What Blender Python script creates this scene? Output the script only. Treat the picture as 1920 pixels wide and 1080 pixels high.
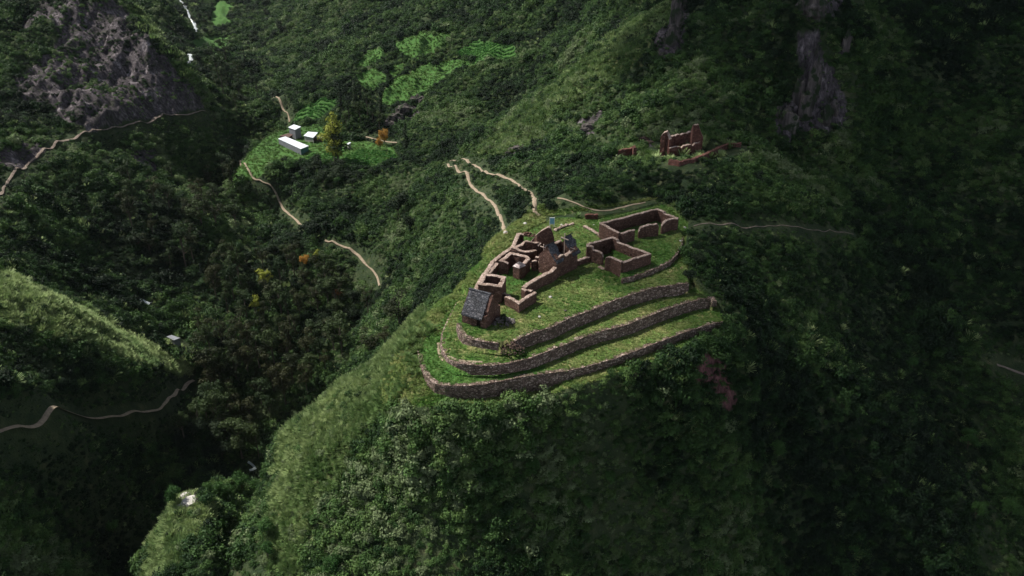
import bpy, math, random
import numpy as np
from mathutils import Vector
random.seed(7); rng = np.random.default_rng(11)
R = math.radians
for o in list(bpy.data.objects): bpy.data.objects.remove(o)
scene = bpy.context.scene
COL = scene.collection

# ------------------------------------------------------------------ camera, sky, sun, exposure
CH, PITCH, FPX = 72.0, R(27.0), 1478.0          # drone height above the ruin terrace, downward pitch, focal length in px of a 1920 wide frame
cam_d = bpy.data.cameras.new('camera'); cam = bpy.data.objects.new('camera', cam_d); COL.objects.link(cam)
cam.location = (0, 0, CH); cam.rotation_euler = (R(90) - PITCH, 0, 0)
cam_d.sensor_width = 36; cam_d.lens = 36 * FPX / 1920; cam_d.clip_start = 1; cam_d.clip_end = 6000
scene.camera = cam
SUN_EL, SUN_DIR = R(52), Vector((-0.92, 0.39))   # towards the sun, horizontally
world = bpy.data.worlds.new("World"); scene.world = world; world.use_nodes = True
wn = world.node_tree; wn.nodes.clear()
sky = wn.nodes.new('ShaderNodeTexSky'); sky.sky_type = 'NISHITA'; sky.sun_disc = False
sky.sun_elevation = SUN_EL; sky.sun_rotation = math.atan2(SUN_DIR.x, SUN_DIR.y); sky.altitude = 3000; sky.dust_density = 4.0; sky.ozone_density = .3; sky.air_density = .8
bg = wn.nodes.new('ShaderNodeBackground'); bg.inputs[1].default_value = 0.11
wo = wn.nodes.new('ShaderNodeOutputWorld')
hsv = wn.nodes.new('ShaderNodeHueSaturation'); hsv.inputs['Saturation'].default_value = .45   # mostly clouded sky
wn.links.new(sky.outputs[0], hsv.inputs['Color']); wn.links.new(hsv.outputs[0], bg.inputs[0]); wn.links.new(bg.outputs[0], wo.inputs[0])
sd = bpy.data.lights.new('sun', 'SUN'); sun = bpy.data.objects.new('sun', sd); COL.objects.link(sun)
sd.energy = 4.9; sd.angle = R(0.53); sd.color = (1.0, 0.95, 0.87)
_d = SUN_DIR.normalized()
sv = Vector((_d.x * math.cos(SUN_EL), _d.y * math.cos(SUN_EL), math.sin(SUN_EL)))
sun.rotation_euler = sv.to_track_quat('Z', 'Y').to_euler(); sun.location = (-200, 100, 400)
scene.view_settings.view_transform = 'Standard'; scene.view_settings.look = 'None'
scene.view_settings.exposure = 0.48; scene.view_settings.gamma = 1.0

# ------------------------------------------------------------------ photograph pixels -> places in the valley
CP, SP = math.cos(PITCH), math.sin(PITCH)
def ray(u, v):
    a, b = (u - 960) / FPX, -(v - 540) / FPX
    d = np.array([a, CP + b * SP, -SP + b * CP]); return d / np.linalg.norm(d)
def P(u, v, z=0.0):
    d = ray(u, v); t = (z - CH) / d[2]; return np.array([d[0] * t, d[1] * t, z])
def Q(u, v, s):
    return np.array([0, 0, CH]) + ray(u, v) * s
def zat(u, v, y):
    d = ray(u, v); return CH + d[2] / d[1] * y
def proj(x, y, z):
    zz = z - CH; dep = y * CP - zz * SP; up = y * SP + zz * CP
    dep = np.where(dep < 1, 1, dep)
    return 960 + FPX * x / dep, 540 - FPX * up / dep

# ------------------------------------------------------------------ noise
def _hash(i, j, seed):
    n = (i * 374761393 + j * 668265263 + seed * 974634777) & 0xffffffff
    n = ((n ^ (n >> 13)) * 1274126177) & 0xffffffff
    return ((n ^ (n >> 16)) & 0xffff) / 65535.0 * 2 - 1
def vnoise(x, y, seed=0):
    x = np.asarray(x, float); y = np.asarray(y, float)
    i = np.floor(x).astype(np.int64); j = np.floor(y).astype(np.int64)
    fx = x - i; fy = y - j; fx = fx * fx * (3 - 2 * fx); fy = fy * fy * (3 - 2 * fy)
    a = _hash(i, j, seed); b = _hash(i + 1, j, seed); c = _hash(i, j + 1, seed); d = _hash(i + 1, j + 1, seed)
    return (a * (1 - fx) + b * fx) * (1 - fy) + (c * (1 - fx) + d * fx) * fy
def fbm(x, y, wl, octv=4, seed=0, gain=.5):
    r = 0; amp = 1; tot = 0
    for k in range(octv):
        r = r + amp * vnoise(x / wl + k * 17.3, y / wl - k * 9.1, seed + k); tot += amp; wl = wl / 2.03; amp *= gain
    return r / tot

# ------------------------------------------------------------------ object helpers
def tag(o, label=None, cat=None, group=None, kind=None):
    if label: o['label'] = label
    if cat: o['category'] = cat
    if group: o['group'] = group
    if kind: o['kind'] = kind
    return o
def empty(name, loc, label, cat, group=None, rz=0):
    o = bpy.data.objects.new(name, None); COL.objects.link(o); o.location = loc; o.rotation_euler.z = rz
    o.empty_display_size = .5
    return tag(o, label, cat, group)
def mesh_data(name, V, F, mats, mi=None, smooth=False):
    me = bpy.data.meshes.new(name)
    me.from_pydata([tuple(map(float, v)) for v in V], [], [tuple(f) for f in F])
    for m in (mats if isinstance(mats, (list, tuple)) else [mats]): me.materials.append(m)
    if mi is not None: me.polygons.foreach_set('material_index', mi)
    if smooth: me.polygons.foreach_set('use_smooth', [True] * len(me.polygons))
    me.update(); return me
def link(name, me, parent=None, loc=None):
    o = bpy.data.objects.new(name, me); COL.objects.link(o)
    if parent is not None: o.parent = parent
    if loc is not None: o.location = loc
    return o
def fast_mesh(name, V, quads, mats, smooth=True):
    me = bpy.data.meshes.new(name); V = np.asarray(V, np.float32); quads = np.asarray(quads, np.int32)
    n = quads.shape[1]
    me.vertices.add(len(V)); me.vertices.foreach_set('co', V.ravel())
    me.loops.add(quads.size); me.loops.foreach_set('vertex_index', quads.ravel())
    me.polygons.add(len(quads)); me.polygons.foreach_set('loop_start', np.arange(0, quads.size, n, dtype=np.int32))
    me.polygons.foreach_set('loop_total', np.full(len(quads), n, np.int32))
    me.polygons.foreach_set('use_smooth', np.full(len(quads), smooth, bool))
    for m in (mats if isinstance(mats, (list, tuple)) else [mats]): me.materials.append(m)
    me.update(calc_edges=True); return me

# ------------------------------------------------------------------ materials
def new_mat(name, rough=.9):
    m = bpy.data.materials.new(name); m.use_nodes = True; nt = m.node_tree
    b = nt.nodes['Principled BSDF']; b.inputs['Roughness'].default_value = rough
    b.inputs['Specular IOR Level'].default_value = 0.2
    return m, nt, b
def N(nt, t, **k):
    n = nt.nodes.new(t)
    for a, b in k.items(): setattr(n, a, b)
    return n
def noise_node(nt, scale, detail=4, coord='Object', sc3=None, rough=.55):
    tc = N(nt, 'ShaderNodeTexCoord'); n = N(nt, 'ShaderNodeTexNoise'); n.inputs['Scale'].default_value = scale
    n.inputs['Detail'].default_value = detail; n.inputs['Roughness'].default_value = rough
    if sc3:
        mp = N(nt, 'ShaderNodeMapping'); mp.inputs['Scale'].default_value = sc3
        nt.links.new(tc.outputs[coord], mp.inputs[0]); nt.links.new(mp.outputs[0], n.inputs[0])
    else: nt.links.new(tc.outputs[coord], n.inputs[0])
    return n
def ramp(nt, src, stops, interp='LINEAR'):
    r = N(nt, 'ShaderNodeValToRGB'); r.color_ramp.interpolation = interp; e = r.color_ramp.elements
    while len(e) < len(stops): e.new(.5)
    for i, (p, c) in enumerate(stops): e[i].position = p; e[i].color = (*c, 1)
    nt.links.new(src, r.inputs[0]); return r
def mix(nt, fac, a, b, blend='MIX'):
    m = N(nt, 'ShaderNodeMix', data_type='RGBA', blend_type=blend)
    if isinstance(fac, (int, float)): m.inputs[0].default_value = fac
    else: nt.links.new(fac, m.inputs[0])
    for s, i in ((a, 6), (b, 7)):
        if isinstance(s, tuple): m.inputs[i].default_value = (*s, 1)
        else: nt.links.new(s, m.inputs[i])
    return m.outputs[2]
def bump(nt, b, h, strength, dist):
    bp = N(nt, 'ShaderNodeBump'); bp.inputs['Strength'].default_value = strength; bp.inputs['Distance'].default_value = dist
    nt.links.new(h, bp.inputs['Height']); nt.links.new(bp.outputs[0], b.inputs['Normal'])

def stone_mat(name, c1, c2, c3, sc=2.6, mortar=(.10, .055, .04), moss=0.0):
    m, nt, b = new_mat(name, .92)
    tc = N(nt, 'ShaderNodeTexCoord'); mp = N(nt, 'ShaderNodeMapping'); mp.inputs['Scale'].default_value = (sc, sc, sc * 1.7)
    nt.links.new(tc.outputs['Object'], mp.inputs[0])
    v = N(nt, 'ShaderNodeTexVoronoi'); v.inputs['Scale'].default_value = 1; nt.links.new(mp.outputs[0], v.inputs[0])
    e = N(nt, 'ShaderNodeTexVoronoi', feature='DISTANCE_TO_EDGE'); e.inputs['Scale'].default_value = 1; nt.links.new(mp.outputs[0], e.inputs[0])
    sep = N(nt, 'ShaderNodeSeparateColor'); nt.links.new(v.outputs['Color'], sep.inputs[0])
    col = ramp(nt, sep.outputs[0], [(0, c1), (.55, c2), (1, c3)])
    ed = ramp(nt, e.outputs['Distance'], [(.02, (0, 0, 0)), (.12, (1, 1, 1))])
    c = mix(nt, ed.outputs[0], mortar, col.outputs[0])
    big = noise_node(nt, .55, 4); bigr = ramp(nt, big.outputs[0], [(.3, (.7, .66, .62)), (.7, (1.15, 1.1, 1.1))])
    c = mix(nt, 1.0, c, bigr.outputs[0], 'MULTIPLY')
    if moss:
        mn = noise_node(nt, 1.3, 5); mr = ramp(nt, mn.outputs[0], [(.52, (0, 0, 0)), (.68, (moss, moss, moss))])
        c = mix(nt, mr.outputs[0], c, (.05, .075, .025))
    nt.links.new(c, b.inputs['Base Color']); bump(nt, b, ed.outputs[0], .8, .08)
    return m
M = {}
M['adobe'] = stone_mat('reddish field stone', (.090, .050, .038), (.138, .078, .060), (.22, .14, .112), 2.4, (.075, .044, .035))
M['cap'] = stone_mat('mud capped wall top', (.30, .23, .19), (.42, .34, .29), (.56, .47, .41), 2.4, (.22, .16, .13))
M['terr'] = stone_mat('grey brown terrace stone', (.10, .074, .062), (.21, .155, .128), (.44, .36, .31), 2.2, (.055, .040, .033), .3)
M['farstone'] = stone_mat('dark red ruin stone', (.11, .050, .038), (.155, .070, .055), (.21, .11, .09), 1.8, (.06, .032, .026))
M['slate'] = stone_mat('grey stone slate roof', (.055, .062, .072), (.085, .092, .105), (.15, .155, .17), 1.7, (.03, .032, .038))
M['whitestone'] = stone_mat('pale weathered stone', (.42, .36, .35), (.55, .49, .48), (.68, .62, .6), 1.5, (.3, .25, .24))
def plain(name, c, rough=.7, var=.25, sc=3):
    m, nt, b = new_mat(name, rough); n = noise_node(nt, sc, 5)
    r = ramp(nt, n.outputs[0], [(.3, tuple(x * (1 - var) for x in c)), (.7, tuple(min(1, x * (1 + var)) for x in c))])
    nt.links.new(r.outputs[0], b.inputs['Base Color']); bump(nt, b, n.outputs[0], .4, .05); return m
M['dirt'] = plain('pale trodden earth', (.27, .215, .155), .95, .3, 1.5)
M['dirt2'] = plain('brown trodden earth', (.20, .16, .13), .95, .35, 1.2)
M['scar'] = plain('reddish bare soil', (.115, .062, .058), .95, .5, .8)
M['rock'] = plain('grey rock', (.085, .075, .070), .95, .7, .5)
M['paleroc'] = plain('white limestone', (.46, .44, .41), .9, .25, 1.2)
M['zinc'] = plain('pale corrugated metal', (.62, .66, .70), .5, .22, .9)
M['teal'] = plain('teal painted sheet wall', (.10, .22, .24), .7, .2, 1)
M['greywall'] = plain('grey block wall', (.20, .21, .23), .9, .2, 1)
M['palewall'] = plain('whitewashed wall', (.42, .40, .37), .9, .15, 1)
M['brownroof'] = plain('rusty brown roof', (.10, .065, .055), .9, .3, 1)
M['wood'] = plain('weathered timber', (.48, .38, .32), .85, .2, 4)
M['bark'] = plain('pale eucalyptus bark', (.12, .10, .08), .9, .35, 2)
M['darkbark'] = plain('dark bark', (.09, .07, .05), .95, .3, 2)
M['blue'] = plain('blue sign face', (.16, .36, .50), .5, .1, 2)
M['white'] = plain('white paint', (.75, .78, .78), .6, .05, 2)
M['water'] = plain('white stream water', (.5, .54, .55), .25, .3, .5)
M['dark'] = plain('dark timber door', (.02, .015, .012), .95, .1, 2)

def cliff_mat():
    m, nt, b = new_mat('streaked cliff rock', .95); n = noise_node(nt, .5, 8, sc3=(1, 1, .16), rough=.7); n2 = noise_node(nt, .35, 6)
    r = ramp(nt, n.outputs[0], [(.34, (.022, .022, .020)), (.5, (.075, .065, .062)), (.62, (.15, .13, .12)), (.74, (.30, .27, .24))])
    g = ramp(nt, n2.outputs[0], [(.48, (0, 0, 0)), (.56, (1, 1, 1))]); c = mix(nt, g.outputs[0], r.outputs[0], (.022, .036, .016))
    nt.links.new(c, b.inputs['Base Color']); bump(nt, b, n.outputs[0], .9, 1.2); return m
M['cliff'] = cliff_mat()
def leaf_mat(name, c1, c2, inst=True, trans=.25):
    m, nt, b = new_mat(name, .65)
    if inst:
        a = N(nt, 'ShaderNodeAttribute', attribute_type='INSTANCER', attribute_name='tint')
        fac = a.outputs['Fac']
    else:
        a = N(nt, 'ShaderNodeObjectInfo'); fac = a.outputs['Random']
    base = ramp(nt, fac, [(0, c1), (1, c2)] if name != 'mixed shrub leaves' else [(0, (.008, .022, .008)), (.35, (.022, .058, .015)), (.72, (.062, .125, .032)), (.92, (.105, .175, .050)), (1, (.15, .20, .095))])
    n = noise_node(nt, 1.1, 2); nr = ramp(nt, n.outputs[0], [(.3, (.62, .62, .62)), (.7, (1.4, 1.4, 1.35))])
    c = mix(nt, 1.0, base.outputs[0], nr.outputs[0], 'MULTIPLY')
    nt.links.new(c, b.inputs['Base Color'])
    tr = N(nt, 'ShaderNodeBsdfTranslucent'); nt.links.new(c, tr.inputs[0])
    ms = N(nt, 'ShaderNodeMixShader'); ms.inputs[0].default_value = trans
    nt.links.new(b.outputs[0], ms.inputs[1]); nt.links.new(tr.outputs[0], ms.inputs[2])
    nt.links.new(ms.outputs[0], nt.nodes['Material Output'].inputs[0]); return m
M['shrub'] = leaf_mat('mixed shrub leaves', (.016, .040, .015), (.090, .145, .048))
M['tus'] = leaf_mat('pale tussock grass', (.11, .19, .06), (.31, .39, .17))
M['field'] = leaf_mat('field grass', (.050, .115, .024), (.12, .21, .045))
M['turf'] = leaf_mat('short turf', (.062, .15, .024), (.23, .25, .088))
M['crop'] = leaf_mat('bright crop leaves', (.03, .13, .02), (.08, .22, .04))
# ------------------------------------------------------------------ the lie of the land: surveyed points (u, v, slant distance)
CTRL = [
 # spur front, below the lowest terrace wall
 (820,760,143),(850,820,141),(700,850,150),(850,950,142),(700,1000,148),(850,1080,143),(650,1080,148),(1050,800,146),(1050,950,146),
 (1050,1080,148),(1250,750,152),(1250,900,155),(1250,1080,160),(1450,800,174),(1450,1000,180),(1350,640,160),(1340,700,158),(1350,770,162),(1150,740,150),
 # left flank of the spur
 (720,700,165),(770,700,156),(640,730,168),(560,790,175),(520,820,180),(520,900,172),(500,1000,162),(490,1080,158),(780,620,174),(800,580,178),
 (820,580,178),(860,530,186),(900,480,200),(930,430,208),(900,400,236),(850,430,245),(800,500,240),(750,560,248),(700,640,250),
 # right side and gully
 (1450,600,182),(1550,600,202),(1650,620,228),(1600,450,235),(1570,330,275),(1600,800,192),(1750,800,228),(1700,720,224),(1800,900,216),(1650,1000,198),
 (1900,1000,228),(1900,850,238),(1900,600,258),(1800,600,252),(1900,400,288),(1750,400,280),(1900,200,322),(1750,200,318),(1900,0,372),(1700,0,352),(1650,250,302),
 (1400,420,200),(1500,480,208),(1350,500,178),(2050,500,280),(2050,900,240),(2100,200,330),
 # behind the ruins
 (1040,385,192),(1150,370,202),(1255,375,198),(1000,370,214),(1100,330,222),(1280,275,240),(1400,290,238),(1300,345,205),(950,370,237),(880,350,268),
 (1350,200,264),(1250,180,268),(1200,100,300),(1150,200,286),(1100,250,265),(1000,300,272),(1440,250,276),(1500,262,284),(1560,250,288),(1520,0,293),(1440,0,305),(1600,0,315),(1400,100,290),(1300,0,322),(1520,125,289),
 # ridge rising behind
 (1250,0,336),(1180,50,338),(1100,110,336),(1000,200,330),(900,290,302),(1150,0,400),(1000,0,500),(1000,120,420),(900,200,392),(850,250,372),(1050,150,372),
 (800,0,600),(600,0,720),(700,100,500),(850,100,478),(950,100,450),(800,160,440),(700,195,432),(780,230,400),(730,235,402),(620,205,425),(500,190,470),(450,120,600),(430,200,500),(500,60,750),
 # farm bench and the slopes under it
 (500,270,388),(560,270,378),(740,290,355),(640,305,352),(640,330,346),(700,350,338),(770,310,345),(600,240,395),(450,350,388),(500,450,335),(550,500,312),(650,450,312),
 (650,360,333),(560,650,285),(650,620,282),(480,750,275),(600,700,270),(450,900,252),(700,530,290),(800,400,277),(740,440,290),
 # stream bed
 (480,850,262),(480,950,228),(470,1060,216),(400,680,278),(300,610,290),(380,560,305),(430,380,400),(425,300,450),(400,100,700),(380,0,950),(450,600,292),
 # left hand ridge with the path
 (370,695,276),(250,620,270),(120,560,250),(0,510,234),(0,600,219),(0,700,203),(0,805,188),(120,780,201),(280,768,232),(330,730,256),(0,950,182),(150,900,200),
 (300,850,232),(400,800,266),(150,1000,200),(0,1080,176),(250,1090,208),(300,950,226),(200,700,223),(100,650,220),(280,700,243),
 # behind it and the rocky slope upper left
 (200,500,305),(100,450,295),(0,450,275),(0,370,300),(80,285,345),(250,232,388),(330,215,408),(400,208,432),(0,200,385),(0,0,470),(120,0,470),(230,0,472),
 (330,110,452),(200,100,435),(390,190,440),(300,0,700),(350,60,750),(270,10,690),(300,350,358),(200,350,338),(350,450,325),(100,100,430),(100,200,388),
 # pinnacle bottom left
(430,900,222),(420,980,208),(400,1080,196),(250,1010,212),
]
pts = np.array([Q(*c) for c in CTRL]); 
extra = np.array([P(900,640,-1.5),P(1000,560,-.5),P(1150,540,-1),P(1250,590,-3),P(1100,480,0.2),P(1220,440,1.5),P(1000,480,0),P(1050,690,-5),P(860,700,-5.0),
  [-900,1500,60],[-300,1700,20],[300,1500,160],[900,1200,240],[700,500,150],[600,100,-20],[350,20,-120],[0,20,-125],[-300,20,-110],[-600,200,-40],[-700,700,60],
  [-450,450,0],[-480,900,60],[100,700,70],[300,500,90],[0,900,60],[420,300,60],[-430,250,-20],[-330,400,20],[-330,180,0],[-200,170,-8],[-250,110,-40],[-170,95,-35],[-260,240,-5],[-270,330,5],[-150,115,-28]], float)
S = np.vstack([pts, extra]); sx, sy, sz = S[:,0]/100, S[:,1]/100, S[:,2]
def tps(r2): return np.where(r2 > 1e-12, .5 * r2 * np.log(np.maximum(r2, 1e-12)), 0)
n = len(S); A = np.zeros((n+3, n+3)); A[:n,:n] = tps((sx[:,None]-sx)**2 + (sy[:,None]-sy)**2) + np.eye(n)*.002
A[:n,n] = 1; A[:n,n+1] = sx; A[:n,n+2] = sy; A[n,:n] = 1; A[n+1,:n] = sx; A[n+2,:n] = sy
W = np.linalg.solve(A, np.concatenate([sz, [0,0,0]]))
def rbf(x, y):
    x = np.asarray(x, float).ravel()/100; y = np.asarray(y, float).ravel()/100; out = np.empty(len(x))
    for i in range(0, len(x), 20000):
        a, b = x[i:i+20000], y[i:i+20000]
        out[i:i+20000] = tps((a[:,None]-sx)**2 + (b[:,None]-sy)**2) @ W[:n] + W[n] + W[n+1]*a + W[n+2]*b
    return out

# ------------------------------------------------------------------ terrace outlines (surveyed along the wall tops)
Z1, Z2, Z3, ZL = 0.0, -2.5, -4.8, 1.1
T3T = [(785.5,657.8),(787,674),(792.6,690),(804,708.7),(817,718),(835,722),(862,723),(902.6,720),(963.7,708),(1024.8,699),(1060,695),(1095.6,687),(1151,671.7),(1217.8,646.7),(1276,624.4),(1317.8,610.5),(1353.9,602)]
T3B = [(786.5,660),(790.5,690),(798.7,714.8),(813,733),(825,738),(851.6,745),(882,747),(923,744),(963.7,737),(1004,732),(1035,724),(1060,712),(1095.6,701),(1151,685),(1217.8,661),(1276,638.5),(1317.8,624.4),(1354,610.5)]
T2T = [(858,567),(841.5,598.7),(830,625),(828,641.5),(831,657.8),(841.5,672),(857.8,680),(886,683.5),(923,684),(953.5,680),(994,670),(1024.8,658),(1060,644.5),(1081.7,635.6),(1123,621.7),(1179,606),(1234.5,584),(1276,570),(1312,560),(1334.5,559),(1338.6,565)]
T2B = [(858,570),(830,632),(822,645),(823,661.8),(829,674),(837.4,684),(851.6,692.4),(866,695.4),(902.6,697.5),(943,695.4),(984,687),(1024.8,680),(1040,670),(1081.7,658.5),(1123,645.5),(1179,629),(1234.5,611.5),(1276,595),(1317.8,581),(1337,571)]
T1L = [(858.8,606),(860,613),(863,621),(870,629),(886,635.4),(906.6,639.4),(935,642.5)]
T1LB = [(858,612),(862,628),(868,638),(890,644),(923,650),(935,651)]
T1R = [(964.7,638.4),(976,632),(1004,621),(1035,611.5),(1067.8,595),(1109.4,580),(1151,562),(1192.8,548),(1234.5,537),(1276,532),(1291,530)]
T1RB = [(967.7,647),(984,645.5),(1014.6,637),(1040,630.5),(1081.7,615.5),(1123,600.5),(1165,583.5),(1206.7,566),(1248,556),(1281.7,546.7),(1295.6,536)]
LAWN = [(1166,521),(1185,517),(1212,508),(1235,498),(1254,489),(1268,475),(1277,458),(1279,444),(1270,425),(1250,395),(1235,385),(1120,412),(1150,470)]
PER = [(892,545),(896,534),(904.5,519),(913.6,507.5),(923.8,491),(937,480),(951.3,469.6),(962,463),(972,438.5)]       # outer perimeter wall tops, 2 m high
def XY(l, z): return np.array([P(u, v, z)[:2] for u, v in l])
def inpoly(x, y, poly):
    x = np.asarray(x); y = np.asarray(y); ins = np.zeros(x.shape, bool); j = len(poly)-1
    for i in range(len(poly)):
        xi, yi = poly[i]; xj, yj = poly[j]
        if yi != yj: ins ^= ((yi > y) != (yj > y)) & (x < (xj-xi)*(y-yi)/(yj-yi)+xi)
        j = i
    return ins
def base_z(line, x, y, u):
    us = [p[0] for p in line]; vs = [p[1] for p in line]
    return zat(u, float(np.interp(u, us, vs)), y)
t3 = XY(T3T, Z3); t2 = XY(T2T, Z2); t1l = XY(T1L, Z1); t1r = XY(T1R, Z1); lawn = XY(LAWN, ZL); per = XY(PER, 2.0)
def wall_bases(top, zt, Blist, lo, hi):
    out = []
    for (u, v), (x, y) in zip(top, XY(top, zt)):
        out.append(min(zt-.35, max(lo, base_z(Blist, x, y, u))))
    return out
zb3 = wall_bases(T3T, Z3, T3B, -8.2, 0); zb2 = wall_bases(T2T, Z2, T2B, Z3, 0)
zb3[0] = -5.3; 
_lo = lambda l, z: [(*P(u, v, z)[:2], z) for u, v in l]
OUT = [(x, y, z) for (x, y), z in zip(t3, zb3)] + _lo([(1350,580)], -4.5) + _lo([(1341,560)], -3.2) + _lo([(1305,528)], -1.2) + _lo([(1290,505)], -.3) \
    + _lo([(1284,470),(1288,444)], .8) + _lo([(1290,415),(1262,385),(1235,380)], 1.3) + _lo([(1180,396),(1120,405)], .9) + _lo([(1040,408),(1000,425)], .4) \
    + [(per[-1][0]-1.2, per[-1][1]+1.5, 0)] + [(x-1.2, y+.3, z) for (x, y), z in zip(per[::-1], [-.2,-.5,-.8,-.9,-1,-1.1,-1.2,-1.4,-1.8])] \
    + _lo([(866,563)], -2.6) + _lo([(846,584)], -3.2) + _lo([(822,608)], -3.8) + _lo([(800,632)], -4.4)
OUT = np.array(OUT)
L2 = np.vstack([t2, XY([(1305,528)], -1), XY([(1290,505),(1100,500),(930,560)], 0), XY([(880,548)], -1)])
L1 = np.vstack([t1l, XY([(950,640)], 0), t1r, XY([(1290,505)], 0), XY([(1284,470),(1288,444),(1290,415),(1262,385),(1235,380)], 1), XY([(1120,405)], .9), XY([(1040,408),(1000,425)], .4), per[::-1]-[.6,0], XY([(872,566),(860,590)], -.2)])
def seg_nearest(x, y, poly, z):
    best = np.full(x.shape, 1e9); zz = np.zeros(x.shape)
    m = len(poly)
    for i in range(m):
        a = poly[i]; b = poly[(i+1) % m]; d = b-a; L = max(1e-6, d@d)
        t = np.clip(((x-a[0])*d[0]+(y-a[1])*d[1])/L, 0, 1)
        ds = np.hypot(x-a[0]-t*d[0], y-a[1]-t*d[1]); w = ds < best
        best = np.where(w, ds, best); zz = np.where(w, z[i]*(1-t)+z[(i+1) % m]*t, zz)
    return best, zz
sstep = lambda e0, e1, x: (lambda t: t*t*(3-2*t))(np.clip((x-e0)/(e1-e0), 0, 1))

# ------------------------------------------------------------------ cover regions: (pixel outline, nearest, farthest distance)
REG = {
 'meadow': [([(410,0),(440,0),(430,30),(440,52),(400,52),(392,30)],600,1200),([(356,70),(436,68),(428,95),(362,97)],450,1000),([(375,101),(446,97),(444,112),(382,115)],400,1000),
   ([(425,126),(480,124),(474,134),(430,137)],400,800),
   ([(668,112),(700,88),(728,84),(722,104),(690,122),(670,124)],380,600),([(738,80),(790,60),(845,62),(838,84),(815,100),(772,114),(742,100)],380,600),([(668,140),(700,128),(728,140),(722,160),(700,168),(672,158)],380,600),([(735,122),(765,116),(760,135),(738,148),(730,135)],380,600),([(735,152),(800,120),(870,112),(905,118),(860,135),(800,170),(740,198),(716,200),(722,170)],370,560),
   ([(470,285),(505,252),(560,235),(600,232),(640,262),(740,275),(750,300),(700,315),(600,308),(520,300),(490,330),(440,345),(420,340)],330,430),
   ([(960,395),(1000,420),(1030,405),(1240,375),(1290,400),(1240,372),(1120,385),(1030,392)],150,215)],
 'crop': [([(560,205),(600,186),(635,184),(638,196),(600,222),(565,232),(548,228)],370,470),([(850,95),(900,74),(960,84),(975,100),(960,112),(905,118),(862,108)],400,520),
   ([(645,290),(680,280),(730,284),(748,296),(730,308),(690,312),(650,306)],330,380),([(575,292),(620,285),(640,292),(620,306),(580,304)],330,380)],
 'rock': [([(40,30),(75,0),(220,0),(290,60),(385,200),(330,215),(240,225),(120,262),(60,215),(20,150)],270,540),
   ([(0,285),(60,250),(130,255),(60,300),(0,350)],240,400),
   ([(1290,700),(1330,660),(1365,690),(1385,760),(1370,778),(1345,750),(1310,730)],140,185),
   ([(1520,-20),(1592,-20),(1575,32),(1530,30)],265,360),([(1492,60),(1532,50),(1545,125),(1500,122)],265,330),([(1578,68),(1602,65),(1592,100),(1572,125)],265,330),([(1512,120),(1562,122),(1582,180),(1592,222),(1565,245),(1530,250),(1500,240),(1480,264),(1443,250),(1462,200),(1490,168)],255,330),([(1225,60),(1290,0),(1290,60),(1275,110),(1235,115)],270,345),
   ([(715,230),(790,180),(800,200),(770,235),(730,245)],370,450),([(940,290),(985,270),(990,295),(950,308)],240,320),([(1080,230),(1130,215),(1120,250),(1095,262)],240,300),
   ([(330,925),(375,925),(380,945),(340,955)],165,195),([(180,300),(290,280),(300,330),(200,340)],330,420),([(1195,255),(1225,258),(1225,275),(1200,275)],220,270),
   ([(0,770),(60,755),(75,780),(0,800)],200,240)],
 'tus': [([(800,560),(760,590),(640,700),(560,760),(520,810),(515,880),(498,1000),(490,1080),(560,1080),(600,960),(660,880),(700,800),(790,700),(815,620)],130,200),
   ([(0,505),(60,535),(180,590),(300,650),(370,690),(350,705),(240,680),(120,640),(0,600)],190,310),
   ([(1250,0),(1180,45),(1100,105),(1000,190),(900,270),(900,300),(960,300),(1080,200),(1200,110),(1290,0)],260,350),
   ([(0,520),(120,560),(230,620),(100,640),(0,600)],190,310),([(220,10),(270,20),(400,190),(385,205),(300,90)],310,520),([(280,950),(340,930),(400,950),(330,1080),(265,1080)],150,195),
   ],
}
def region(name, x, y, z):
    u, v = proj(x, y, z); s = np.sqrt(x*x+y*y+(z-CH)**2); out = np.zeros(x.shape, bool)
    k = 26 if name == 'tus' else 12 if name == 'rock' else 7; wu = u + k*fbm(x, y, 9, 4, 91); wv = v + .7*k*fbm(x, y, 9, 4, 92)
    for poly, a, b in REG[name]:
        out |= inpoly(wu, wv, poly) & (s > a) & (s < b)
    return out

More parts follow.
